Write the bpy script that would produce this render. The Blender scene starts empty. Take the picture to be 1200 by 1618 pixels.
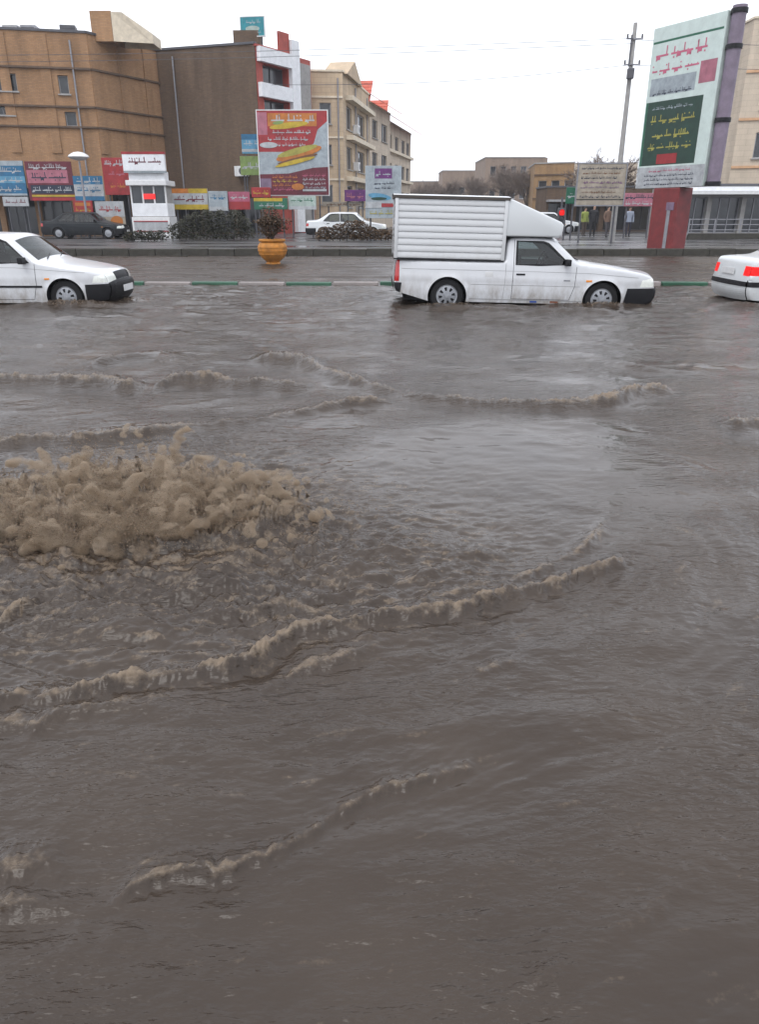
import bpy, bmesh, math, random
import numpy as np
from mathutils import Vector, Matrix, geometry

R = math.radians
SC = bpy.context.scene
COL = SC.collection
random.seed(7)

# ------------------------------------------------------------------ camera
H_CAM, F_PX, PITCH = 1.5, 1168.0, R(22.0)      # eye height above the water, focal length in photo pixels, tilt down
CP, SP = math.cos(PITCH), math.sin(PITCH)
cam_d = bpy.data.cameras.new('camera')
cam_d.sensor_fit = 'VERTICAL'
cam_d.sensor_height = 36.0
cam_d.lens = 36.0 * F_PX / 1618.0
cam_d.clip_start = 0.05
cam_d.clip_end = 3000
cam = bpy.data.objects.new('camera', cam_d)
COL.objects.link(cam)
cam.location = (0, 0, H_CAM)
cam.rotation_euler = (R(90) - PITCH, 0, 0)
SC.camera = cam

# ------------------------------------------------------------------ overcast sky, soft sun, exposure
SUN_EL, SUN_AZ = R(58), R(205)
w = bpy.data.worlds.new('World')
SC.world = w
w.use_nodes = True
nt = w.node_tree
nt.nodes.clear()
sky = nt.nodes.new('ShaderNodeTexSky')
sky.sky_type = 'NISHITA'
sky.sun_disc = False
sky.sun_elevation = SUN_EL
sky.sun_rotation = SUN_AZ
sky.air_density = 1.0
sky.dust_density = 6.0
sky.ozone_density = 1.0
hsv = nt.nodes.new('ShaderNodeHueSaturation')
hsv.inputs['Saturation'].default_value = 0.12
mixc = nt.nodes.new('ShaderNodeMix')
mixc.data_type = 'RGBA'
mixc.inputs['Factor'].default_value = 0.72          # the cloud deck: an even white over the clear-sky gradient
mixc.inputs[7].default_value = (11.2, 11.7, 12.8, 1)
bg = nt.nodes.new('ShaderNodeBackground')
bg.inputs['Strength'].default_value = 0.10
wo = nt.nodes.new('ShaderNodeOutputWorld')
nt.links.new(sky.outputs[0], hsv.inputs['Color'])
nt.links.new(hsv.outputs[0], mixc.inputs[6])
nt.links.new(mixc.outputs[2], bg.inputs['Color'])
nt.links.new(bg.outputs[0], wo.inputs['Surface'])

sun_d = bpy.data.lights.new('sun', 'SUN')
sun_d.energy = 0.55
sun_d.angle = R(35)
sun_d.color = (1.0, 0.97, 0.93)
sun = bpy.data.objects.new('sun', sun_d)
COL.objects.link(sun)
sun.location = (0, 0, 40)
_sd = Vector((math.sin(SUN_AZ) * math.cos(SUN_EL), math.cos(SUN_AZ) * math.cos(SUN_EL), math.sin(SUN_EL)))
sun.rotation_euler = _sd.to_track_quat('Z', 'Y').to_euler()

SC.render.engine = 'CYCLES'
SC.cycles.use_denoising = True
SC.cycles.max_bounces = 6
SC.cycles.volume_bounces = 3
SC.cycles.transparent_max_bounces = 40
SC.view_settings.view_transform = 'Standard'
SC.view_settings.look = 'None'
SC.view_settings.exposure = 0.70
SC.view_settings.gamma = 1.0
SC.view_settings.use_curve_mapping = False


# ------------------------------------------------------------------ survey helpers: photo measurement at a known distance -> metres
def at(px, py, D):
    t = (809.0 - py) / F_PX
    Z = H_CAM - D * (SP - t * CP) / (CP + t * SP)
    z = D * CP + (H_CAM - Z) * SP
    return Vector(((px - 600.0) / F_PX * z, D, Z))


def zat(py, D):
    return at(600, py, D).z


def gnd(px, py, Z=0.0):
    t = (809.0 - py) / F_PX
    D = (H_CAM - Z) * (CP + t * SP) / (SP - t * CP)
    z = D * CP + (H_CAM - Z) * SP
    return Vector(((px - 600.0) / F_PX * z, D, Z))


# ------------------------------------------------------------------ materials
MATS = {}


def mat(name, col, rough=0.6, var=0.0, scale=4.0, bump=0.0, bscale=30.0, metal=0.0, spec=0.5, emit=None, coat=0.0, stretch=(1, 1, 1)):
    if name in MATS:
        return MATS[name]
    m = bpy.data.materials.new(name)
    m.use_nodes = True
    n = m.node_tree
    b = n.nodes['Principled BSDF']
    b.inputs['Base Color'].default_value = (*col, 1)
    b.inputs['Roughness'].default_value = rough
    b.inputs['Metallic'].default_value = metal
    b.inputs['Specular IOR Level'].default_value = spec
    b.inputs['Coat Weight'].default_value = coat
    b.inputs['Coat Roughness'].default_value = 0.05
    if emit:
        b.inputs['Emission Color'].default_value = (*emit[:3], 1)
        b.inputs['Emission Strength'].default_value = emit[3]
    if var or bump:
        tc = n.nodes.new('ShaderNodeTexCoord')
        mp = n.nodes.new('ShaderNodeMapping')
        mp.inputs['Scale'].default_value = stretch
        n.links.new(tc.outputs['Object'], mp.inputs['Vector'])
    if var:
        no = n.nodes.new('ShaderNodeTexNoise')
        no.inputs['Scale'].default_value = scale
        no.inputs['Detail'].default_value = 6
        no.inputs['Roughness'].default_value = 0.65
        n.links.new(mp.outputs[0], no.inputs['Vector'])
        rp = n.nodes.new('ShaderNodeValToRGB')
        rp.color_ramp.elements[0].position = 0.28
        rp.color_ramp.elements[1].position = 0.72
        rp.color_ramp.elements[0].color = (*[max(0, c * (1 - var)) for c in col], 1)
        rp.color_ramp.elements[1].color = (*[min(1, c * (1 + var)) for c in col], 1)
        n.links.new(no.outputs['Fac'], rp.inputs[0])
        n.links.new(rp.outputs[0], b.inputs['Base Color'])
    if bump:
        nb = n.nodes.new('ShaderNodeTexNoise')
        nb.inputs['Scale'].default_value = bscale
        nb.inputs['Detail'].default_value = 5
        n.links.new(mp.outputs[0], nb.inputs['Vector'])
        bp = n.nodes.new('ShaderNodeBump')
        bp.inputs['Strength'].default_value = bump
        bp.inputs['Distance'].default_value = 0.02
        n.links.new(nb.outputs['Fac'], bp.inputs['Height'])
        n.links.new(bp.outputs[0], b.inputs['Normal'])
    MATS[name] = m
    return m


def brick_mat(name, c1, c2, mortar, streak=0.35, bw=0.22, bh=0.075):
    m = bpy.data.materials.new(name)
    m.use_nodes = True
    n = m.node_tree
    b = n.nodes['Principled BSDF']
    b.inputs['Roughness'].default_value = 0.85
    uv = n.nodes.new('ShaderNodeUVMap')
    uv.uv_map = 'metres'
    br = n.nodes.new('ShaderNodeTexBrick')
    br.inputs['Color1'].default_value = (*c1, 1)
    br.inputs['Color2'].default_value = (*c2, 1)
    br.inputs['Mortar'].default_value = (*mortar, 1)
    br.inputs['Scale'].default_value = 1.0
    br.inputs['Mortar Size'].default_value = 0.008
    br.inputs['Brick Width'].default_value = bw
    br.inputs['Row Height'].default_value = bh
    n.links.new(uv.outputs[0], br.inputs['Vector'])
    mp = n.nodes.new('ShaderNodeMapping')
    mp.inputs['Scale'].default_value = (1.1, 0.16, 1)      # rain streaks running down the wall
    n.links.new(uv.outputs[0], mp.inputs['Vector'])
    no = n.nodes.new('ShaderNodeTexNoise')
    no.inputs['Scale'].default_value = 0.9
    no.inputs['Detail'].default_value = 7
    no.inputs['Roughness'].default_value = 0.6
    n.links.new(mp.outputs[0], no.inputs['Vector'])
    mr = n.nodes.new('ShaderNodeMapRange')
    mr.inputs[1].default_value = 0.3
    mr.inputs[2].default_value = 0.72
    mr.inputs[3].default_value = 1.0 - streak
    mr.inputs[4].default_value = 1.1
    n.links.new(no.outputs['Fac'], mr.inputs[0])
    mx = n.nodes.new('ShaderNodeMix')
    mx.data_type = 'RGBA'
    mx.blend_type = 'MULTIPLY'
    mx.inputs['Factor'].default_value = 1
    n.links.new(br.outputs['Color'], mx.inputs[6])
    n.links.new(mr.outputs[0], mx.inputs[7])
    n.links.new(mx.outputs[2], b.inputs['Base Color'])
    bp = n.nodes.new('ShaderNodeBump')
    bp.inputs['Strength'].default_value = 0.4
    bp.inputs['Distance'].default_value = 0.01
    bp.invert = True
    n.links.new(br.outputs['Fac'], bp.inputs['Height'])
    n.links.new(bp.outputs[0], b.inputs['Normal'])
    MATS[name] = m
    return m


def glass_mat(name, tint, gloss=1.0):
    m = bpy.data.materials.new(name)
    m.use_nodes = True
    n = m.node_tree
    n.nodes.clear()
    o = n.nodes.new('ShaderNodeOutputMaterial')
    tr = n.nodes.new('ShaderNodeBsdfTransparent')
    tr.inputs[0].default_value = (*tint, 1)
    gl = n.nodes.new('ShaderNodeBsdfGlossy')
    gl.inputs['Roughness'].default_value = 0.04
    fr = n.nodes.new('ShaderNodeFresnel')
    fr.inputs[0].default_value = 1.6
    mx = n.nodes.new('ShaderNodeMixShader')
    n.links.new(fr.outputs[0], mx.inputs[0])
    n.links.new(tr.outputs[0], mx.inputs[1])
    n.links.new(gl.outputs[0], mx.inputs[2])
    n.links.new(mx.outputs[0], o.inputs[0])
    MATS[name] = m
    return m


def paint_mat(name, col, grime=0.6, top=0.62):
    """car paint with road film thrown up from the wheels, thickest at the sill"""
    m = bpy.data.materials.new(name)
    m.use_nodes = True
    n = m.node_tree
    b = n.nodes['Principled BSDF']
    b.inputs['Roughness'].default_value = 0.28
    b.inputs['Coat Weight'].default_value = 0.5
    b.inputs['Coat Roughness'].default_value = 0.08
    tc = n.nodes.new('ShaderNodeTexCoord')
    sp = n.nodes.new('ShaderNodeSeparateXYZ')
    n.links.new(tc.outputs['Object'], sp.inputs[0])
    mr = n.nodes.new('ShaderNodeMapRange')
    mr.inputs[1].default_value = 0.12
    mr.inputs[2].default_value = top
    mr.inputs[3].default_value = 1.0
    mr.inputs[4].default_value = 0.0
    n.links.new(sp.outputs['Z'], mr.inputs[0])
    mp = n.nodes.new('ShaderNodeMapping')
    mp.inputs['Scale'].default_value = (1, 1, 0.45)
    n.links.new(tc.outputs['Object'], mp.inputs['Vector'])
    no = n.nodes.new('ShaderNodeTexNoise')
    no.inputs['Scale'].default_value = 5.0
    no.inputs['Detail'].default_value = 8
    no.inputs['Roughness'].default_value = 0.7
    n.links.new(mp.outputs[0], no.inputs['Vector'])
    n2 = n.nodes.new('ShaderNodeMapRange')
    n2.inputs[1].default_value = 0.42
    n2.inputs[2].default_value = 0.68
    n.links.new(no.outputs['Fac'], n2.inputs[0])
    mu = n.nodes.new('ShaderNodeMath')
    mu.operation = 'MULTIPLY'
    n.links.new(mr.outputs[0], mu.inputs[0])
    n.links.new(n2.outputs[0], mu.inputs[1])
    m3 = n.nodes.new('ShaderNodeMath')
    m3.operation = 'MULTIPLY'
    m3.inputs[1].default_value = grime
    n.links.new(mu.outputs[0], m3.inputs[0])
    mx = n.nodes.new('ShaderNodeMix')
    mx.data_type = 'RGBA'
    mx.inputs[6].default_value = (*col, 1)
    mx.inputs[7].default_value = (0.20, 0.16, 0.12, 1)
    n.links.new(m3.outputs[0], mx.inputs['Factor'])
    n.links.new(mx.outputs[2], b.inputs['Base Color'])
    MATS[name] = m
    return m


mat('asphalt', (0.05, 0.05, 0.052), 0.6, 0.3, 6, 0.3, 60)
mat('black_plastic', (0.012, 0.012, 0.014), 0.5, 0.2, 8, spec=0.22)
mat('rubber', (0.014, 0.014, 0.015), 0.75, 0.25, 12, spec=0.2)
mat('dark_void', (0.010, 0.010, 0.012), 0.9, spec=0.1)
mat('seat_cloth', (0.05, 0.05, 0.055), 0.9)
mat('hubcap', (0.26, 0.27, 0.29), 0.45, 0.3, 14, metal=0.3)
mat('lens_clear', (0.75, 0.77, 0.72), 0.08, 0.12, 30, coat=0.6)
mat('lens_red', (0.42, 0.015, 0.015), 0.12, 0.2, 30, coat=0.6)
mat('lens_lit_red', (0.5, 0.01, 0.01), 0.3, emit=(1.0, 0.006, 0.003, 0.42), spec=0.2)
mat('lens_amber', (0.7, 0.25, 0.04), 0.15)
glass_mat('car_glass', (0.45, 0.53, 0.53))
mat('window_dark', (0.03, 0.034, 0.04), 0.1, 0.3, 2.0, spec=0.6)
mat('frame_white', (0.62, 0.62, 0.62), 0.5, 0.1, 6)
mat('frame_grey', (0.30, 0.30, 0.31), 0.5, 0.15, 6)
mat('steel_grey', (0.24, 0.24, 0.26), 0.45, 0.2, 6, metal=0.3)
mat('steel_dark', (0.07, 0.07, 0.08), 0.5, 0.2, 6)
mat('concrete', (0.30, 0.29, 0.28), 0.8, 0.2, 5, 0.3, 20)
mat('concrete_wet', (0.045, 0.042, 0.035), 0.6, 0.35, 5, 0.3, 25, spec=0.2)
mat('roof_felt', (0.10, 0.095, 0.09), 0.9, 0.3, 2)
mat('bark', (0.075, 0.06, 0.052), 0.9, 0.3, 6, 0.5, 25)
paint_mat('paint_white', (0.56, 0.57, 0.59), 1.0, .74)
paint_mat('paint_white_clean', (0.56, 0.58, 0.59), 0.3)
paint_mat('paint_dark', (0.010, 0.013, 0.016), 0.15)
_pd = MATS['paint_dark'].node_tree.nodes['Principled BSDF']
_pd.inputs['Coat Weight'].default_value = 0.0
_pd.inputs['Specular IOR Level'].default_value = 0.25
paint_mat('paint_silver', (0.60, 0.62, 0.63), 0.4)


def flat(name, col, rough=0.55, var=0.12):
    return mat(name, col, rough, var, 3.0)


# ------------------------------------------------------------------ mesh builder
class MB:
    def __init__(s):
        s.v = []
        s.f = []
        s.uv = None

    def quad(s, a, b, c, d):
        n = len(s.v)
        s.v += [tuple(a), tuple(b), tuple(c), tuple(d)]
        s.f.append((n, n + 1, n + 2, n + 3))

    def poly(s, pts):
        n = len(s.v)
        s.v += [tuple(p) for p in pts]
        s.f.append(tuple(range(n, n + len(pts))))

    def box(s, c, d, rz=0.0, tilt=None):
        n = len(s.v)
        hx, hy, hz = d[0] / 2, d[1] / 2, d[2] / 2
        ca, sa = math.cos(rz), math.sin(rz)
        for x, y, z in ((-1, -1, -1), (1, -1, -1), (1, 1, -1), (-1, 1, -1), (-1, -1, 1), (1, -1, 1), (1, 1, 1), (-1, 1, 1)):
            X, Y, Z = x * hx, y * hy, z * hz
            p = Vector((X * ca - Y * sa, X * sa + Y * ca, Z))
            s.v.append((c[0] + p.x, c[1] + p.y, c[2] + p.z))
        s.f += [tuple(n + i for i in q) for q in ((0, 3, 2, 1), (4, 5, 6, 7), (0, 1, 5, 4), (1, 2, 6, 5), (2, 3, 7, 6), (3, 0, 4, 7))]
        return s

    def bbox(s, c, d, b=0.02, rz=0.0):
        """box with chamfered edges"""
        hx, hy, hz = d[0] / 2, d[1] / 2, d[2] / 2
        b = min(b, hx * .45, hy * .45, hz * .45)
        bm = bmesh.new()
        bmesh.ops.create_cube(bm, size=1.0)
        for vv in bm.verts:
            vv.co = Vector((vv.co.x * d[0], vv.co.y * d[1], vv.co.z * d[2]))
        bmesh.ops.bevel(bm, geom=bm.edges[:], offset=b, segments=2, profile=0.6, affect='EDGES')
        M = Matrix.Translation(Vector(c)) @ Matrix.Rotation(rz, 4, 'Z')
        n = len(s.v)
        bm.verts.index_update()
        s.v += [tuple(M @ vv.co) for vv in bm.verts]
        s.f += [tuple(n + vv.index for vv in ff.verts) for ff in bm.faces]
        bm.free()
        return s

    def tube(s, pts, rad, seg=8, cap=True):
        pts = [Vector(p) for p in pts]
        n0 = len(s.v)
        k = len(pts)
        rads = rad if isinstance(rad, (list, tuple)) else [rad] * k
        up = Vector((0.13, 0.21, 1)).normalized()
        for i, p in enumerate(pts):
            t = (pts[min(i + 1, k - 1)] - pts[max(i - 1, 0)])
            if t.length < 1e-9:
                t = Vector((0, 0, 1))
            t.normalize()
            a = t.cross(up)
            if a.length < 1e-3:
                a = t.cross(Vector((1, 0, 0)))
            a.normalize()
            b = t.cross(a)
            for j in range(seg):
                an = 2 * math.pi * j / seg
                s.v.append(tuple(p + (a * math.cos(an) + b * math.sin(an)) * rads[i]))
        for i in range(k - 1):
            for j in range(seg):
                q = n0 + i * seg
                s.f.append((q + j, q + (j + 1) % seg, q + seg + (j + 1) % seg, q + seg + j))
        if cap:
            s.f.append(tuple(n0 + j for j in range(seg))[::-1])
            s.f.append(tuple(n0 + (k - 1) * seg + j for j in range(seg)))
        return s

    def lathe(s, prof, c=(0, 0, 0), seg=32, axis='Z'):
        n0 = len(s.v)
        for r, z in prof:
            for j in range(seg):
                a = 2 * math.pi * j / seg
                if axis == 'Z':
                    s.v.append((c[0] + r * math.cos(a), c[1] + r * math.sin(a), c[2] + z))
                else:
                    s.v.append((c[0] + r * math.cos(a), c[1] + z, c[2] + r * math.sin(a)))
        for i in range(len(prof) - 1):
            for j in range(seg):
                q = n0 + i * seg
                s.f.append((q + j, q + (j + 1) % seg, q + seg + (j + 1) % seg, q + seg + j))
        return s

    def build(s, name, m, parent=None, smooth=False, angle=35, weld=False, uvm=False):
        me = bpy.data.meshes.new(name)
        me.from_pydata(s.v, [], s.f)
        if weld:
            bm = bmesh.new()
            bm.from_mesh(me)
            bmesh.ops.remove_doubles(bm, verts=bm.verts[:], dist=3e-4)
            bmesh.ops.recalc_face_normals(bm, faces=bm.faces[:])
            bm.to_mesh(me)
            bm.free()
        if uvm:
            add_metre_uv(me)
        me.materials.append(MATS[m] if isinstance(m, str) else m)
        o = bpy.data.objects.new(name, me)
        COL.objects.link(o)
        if parent is not None:
            o.parent = parent
        if smooth:
            me.polygons.foreach_set('use_smooth', [True] * len(me.polygons))
            me.set_sharp_from_angle(angle=R(angle))
        me.update()
        return o


def add_metre_uv(me):
    uvl = me.uv_layers.new(name='metres')
    for p in me.polygons:
        nrm = p.normal
        if abs(nrm.z) > 0.8:
            ax, ay = Vector((1, 0, 0)), Vector((0, 1, 0))
        else:
            ax = Vector((-nrm.y, nrm.x, 0)).normalized()
            ay = Vector((0, 0, 1))
        for li in p.loop_indices:
            co = me.vertices[me.loops[li].vertex_index].co
            uvl.data[li].uv = (co.dot(ax), co.dot(ay))


def tag(o, label=None, cat=None, group=None, kind=None):
    if label:
        o['label'] = label
    if cat:
        o['category'] = cat
    if group:
        o['group'] = group
    if kind:
        o['kind'] = kind
    return o


def thing(name, label, cat, loc=(0, 0, 0), rz=0.0, group=None):
    o = bpy.data.objects.new(name, None)
    o.empty_display_size = 0.3
    COL.objects.link(o)
    o.location = loc
    o.rotation_euler = (0, 0, rz)
    return tag(o, label, cat, group)


def shared(name, me, parent, loc=(0, 0, 0), rot=(0, 0, 0), scl=(1, 1, 1), m=None):
    o = bpy.data.objects.new(name, me)
    COL.objects.link(o)
    o.parent = parent
    o.location = loc
    o.rotation_euler = rot
    o.scale = scl
    if m is not None:
        o.material_slots[0].link = 'OBJECT'
        o.material_slots[0].material = MATS[m]
    return o


# ------------------------------------------------------------------ numpy noise
def _hash(ix, iy, seed):
    h = (ix.astype(np.int64) * 374761393 + iy.astype(np.int64) * 668265263 + seed * 974634777) & 0xFFFFFFFF
    h = ((h ^ (h >> 13)) * 1274126177) & 0xFFFFFFFF
    return (h ^ (h >> 16)) & 0xFFFF


def perlin(x, y, seed=0):
    x0 = np.floor(x)
    y0 = np.floor(y)
    fx = x - x0
    fy = y - y0
    u = fx * fx * fx * (fx * (fx * 6 - 15) + 10)
    v = fy * fy * fy * (fy * (fy * 6 - 15) + 10)

    def g(ix, iy, dx, dy):
        a = _hash(ix, iy, seed) * (2 * math.pi / 65536.0)
        return np.cos(a) * dx + np.sin(a) * dy
    n00 = g(x0, y0, fx, fy)
    n10 = g(x0 + 1, y0, fx - 1, fy)
    n01 = g(x0, y0 + 1, fx, fy - 1)
    n11 = g(x0 + 1, y0 + 1, fx - 1, fy - 1)
    a = n00 + u * (n10 - n00)
    b = n01 + u * (n11 - n01)
    return (a + v * (b - a)) * 1.5


def fbm(x, y, seed, octv=4, gain=0.5):
    s = 0
    a = 1.0
    for i in range(octv):
        s = s + a * perlin(x * 2 ** i, y * 2 ** i, seed + i * 17)
        a *= gain
    return s


def sst(e0, e1, x):
    t = np.clip((x - e0) / (e1 - e0), 0, 1)
    return t * t * (3 - 2 * t)


# ------------------------------------------------------------------ setting: ground, street beyond, kerbs
Y_K1, Y_K2 = 17.4, 29.6          # half-drowned divider kerb; kerb of the raised pavement
mb = MB()
mb.quad((-600, -120, -0.19), (600, -120, -0.19), (600, 900, -0.19), (-600, 900, -0.19))
tag(mb.build('ground', 'asphalt'), 'dark asphalt road bed under the flood water', 'ground', kind='structure')

m = mat('wet_paving', (0.06, 0.058, 0.058), 0.16, 0.35, 0.7, 0.0, spec=0.5)
n = m.node_tree
b = n.nodes['Principled BSDF']
tc = n.nodes.new('ShaderNodeTexCoord')
mp = n.nodes.new('ShaderNodeMapping')
mp.inputs['Scale'].default_value = (0.25, 1.0, 1)
no = n.nodes.new('ShaderNodeTexNoise')
no.inputs['Scale'].default_value = 0.6
no.inputs['Detail'].default_value = 6
mr = n.nodes.new('ShaderNodeMapRange')
mr.inputs[1].default_value = 0.35
mr.inputs[2].default_value = 0.65
mr.inputs[3].default_value = 0.07
mr.inputs[4].default_value = 0.55
n.links.new(tc.outputs['Object'], mp.inputs['Vector'])
n.links.new(mp.outputs[0], no.inputs['Vector'])
n.links.new(no.outputs['Fac'], mr.inputs[0])
n.links.new(mr.outputs[0], b.inputs['Roughness'])
nb = n.nodes.new('ShaderNodeTexNoise')
nb.inputs['Scale'].default_value = 9
nb.inputs['Detail'].default_value = 4
n.links.new(tc.outputs['Object'], nb.inputs['Vector'])
bp = n.nodes.new('ShaderNodeBump')
bp.inputs['Strength'].default_value = 0.25
bp.inputs['Distance'].default_value = 0.02
n.links.new(nb.outputs['Fac'], bp.inputs['Height'])
n.links.new(bp.outputs[0], b.inputs['Normal'])

P_Z = 0.22                       # level of the pavement and street beyond
mb = MB()
mb.quad((-400, Y_K2 + 0.30, P_Z), (400, Y_K2 + 0.30, P_Z), (400, 880, P_Z), (-400, 880, P_Z))
mb.quad((-400, Y_K2 + 0.30, -0.19), (400, Y_K2 + 0.30, -0.19), (400, Y_K2 + 0.30, P_Z), (-400, Y_K2 + 0.30, P_Z))
tag(mb.build('pavement', 'wet_paving'), 'wet grey pavement and street beyond the dark kerb', 'pavement', kind='structure')

flat('kerb_green', (0.03, 0.10, 0.06), 0.45, 0.35)
flat('kerb_grey', (0.26, 0.23, 0.22), 0.5, 0.3)
dk = thing('divider_kerb', 'low kerb of alternating green and grey blocks, half under water', 'kerb', (0, Y_K1, 0))
dk['kind'] = 'structure'
kb = MB().bbox((0, 0, 0), (1.02, 0.16, 0.30), 0.025)
kmesh = kb.build('kerb_block', 'kerb_green', dk)
first = True
# a green block measured at photo x 305..370
gx0 = gnd(305, 450).x
for i in range(-9, 14):
    x = gx0 + 0.51 + i * 1.06
    o = kmesh if first else shared('kerb_block', kmesh.data, dk)
    o.location = (x, random.uniform(-.012, .012), -0.075 + random.uniform(-.012, .008))
    o.rotation_euler = (random.uniform(-.03, .03), random.uniform(-.008, .008), random.uniform(-.012, .012))
    if first:
        o.material_slots[0].link = 'OBJECT'
        first = False
    else:
        o.material_slots[0].link = 'OBJECT'
    o.material_slots[0].material = MATS['kerb_green' if i % 2 == 0 else 'kerb_grey']

pk = thing('pavement_kerb', 'dark wet stone kerb along the edge of the far pavement', 'kerb', (0, Y_K2, 0))
pk['kind'] = 'structure'
kb = MB().bbox((0, 0.15, 0.06), (0.985, 0.30, 0.40), 0.03)
km = kb.build('kerb_block', 'concrete_wet', pk)
for i in range(-21, 22):
    o = km if i == -21 else shared('kerb_block', km.data, pk)
    o.location = (i * 1.0, random.uniform(-.012, .012), random.uniform(-.012, .012))
    o.rotation_euler = (random.uniform(-.01, .01), random.uniform(-.006, .006), random.uniform(-.006, .006))

# ------------------------------------------------------------------ flood water: one displaced sheet with foam crests and the boil
BOIL = gnd(235, 812)             # where water wells up out of the drain


def crest(pts, A, wb=0.16, wf=0.05, foam=1.0, seed=1, fade=0.28):
    return dict(p=[gnd(*p) for p in pts], A=A, wb=wb, wf=wf, foam=foam, seed=seed, fade=fade)


CRESTS = [
    crest([(-260, 1150), (-60, 1118), (0, 1112), (100, 1100), (230, 1072), (330, 1052), (400, 1040), (450, 1012), (560, 990), (640, 975), (730, 965), (790, 948), (850, 930), (910, 912), (965, 895), (1030, 872)], .044, .066, .028, .85, 11),
    crest([(600, 965), (700, 945), (790, 922), (850, 905), (890, 882), (925, 860), (950, 835), (968, 815), (985, 790)], .024, .06, .03, .7, 13),
    crest([(330, 1105), (420, 1075), (480, 1055), (560, 1035), (640, 1010)], .022, .07, .03, .55, 17),
    crest([(-200, 1170), (-40, 1150), (60, 1145), (150, 1120), (260, 1105), (330, 1090)], .03, .08, .04, .7, 19),
    crest([(165, 1428), (200, 1405), (245, 1380), (290, 1384), (340, 1382), (400, 1358), (450, 1335), (510, 1300), (560, 1270), (620, 1245), (690, 1225), (760, 1212)], .021, .040, .013, .55, 23, .05),
    crest([(-260, 1470), (-60, 1440), (40, 1432), (90, 1428), (140, 1420)], .026, .06, .02, .5, 27),
    crest([(-120, 1380), (20, 1375), (80, 1370), (120, 1382)], .03, .10, .04, .4, 28),
    crest([(460, 572), (500, 585), (560, 606), (640, 625), (740, 635), (820, 640), (905, 643), (960, 635), (1020, 622), (1080, 612)], .060, .17, .08, .8, 31, .08),
    crest([(-200, 612), (-60, 606), (40, 602), (100, 600), (150, 604), (230, 613)], .075, .25, .11, .7, 35, .08),
    crest([(235, 612), (270, 604), (330, 604), (420, 609), (500, 616)], .070, .22, .10, .7, 37, .08),
    crest([(-200, 702), (-40, 697), (60, 696), (150, 692), (240, 682), (330, 674), (420, 664), (480, 650), (540, 640), (640, 634)], .045, .14, .07, .6, 41, .08),
    crest([(120, 575), (200, 567), (250, 565), (300, 570)], .06, .3, .14, .35, 43),
    crest([(380, 573), (420, 570), (470, 575), (520, 586)], .07, .3, .14, .45, 45),
    crest([(760, 1590), (830, 1565), (880, 1550), (930, 1520), (965, 1498), (1010, 1462), (1050, 1432), (1100, 1395), (1180, 1340)], .009, .05, .02, .2, 51),
    crest([(725, 1066), (780, 1062), (830, 1056), (870, 1046)], .013, .06, .03, .4, 53),
    crest([(700, 1180), (800, 1165), (900, 1160), (980, 1135), (1060, 1095), (1120, 1085)], .014, .10, .05, .12, 57),
    crest([(640, 1400), (700, 1380), (780, 1375), (860, 1380)], .007, .10, .06, .05, 59),
    crest([(380, 968), (430, 962), (480, 964), (540, 958)], .022, .07, .035, .55, 61),
    crest([(-60, 985), (0, 975), (30, 968), (65, 968)], .035, .07, .03, .8, 63),
    crest([(1120, 680), (1200, 672), (1300, 665)], .05, .2, .09, .5, 69),
    crest([(940, 572), (1000, 582), (1060, 590), (1150, 588)], .05, .25, .12, .2, 71),
    crest([(560, 494), (620, 491), (700, 487), (800, 490), (900, 493), (1000, 497), (1075, 502)], .045, .22, .10, .35, 81),
    crest([(700, 512), (800, 510), (900, 514), (1000, 520), (1090, 528)], .035, .25, .12, .12, 83),
    crest([(-80, 483), (60, 481), (150, 483), (225, 488)], .045, .22, .10, .35, 85),
    crest([(-60, 505), (80, 503), (200, 508), (300, 515)], .03, .25, .12, .1, 87),
    crest([(1100, 481), (1200, 485), (1300, 487)], .045, .22, .10, .3, 89),
    crest([(500, 515), (530, 513), (560, 516)], .05, .3, .14, .2, 73),
    crest([(0, 1545), (60, 1530), (150, 1500), (200, 1485), (240, 1492)], .012, .08, .04, .1, 75),
]


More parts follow.
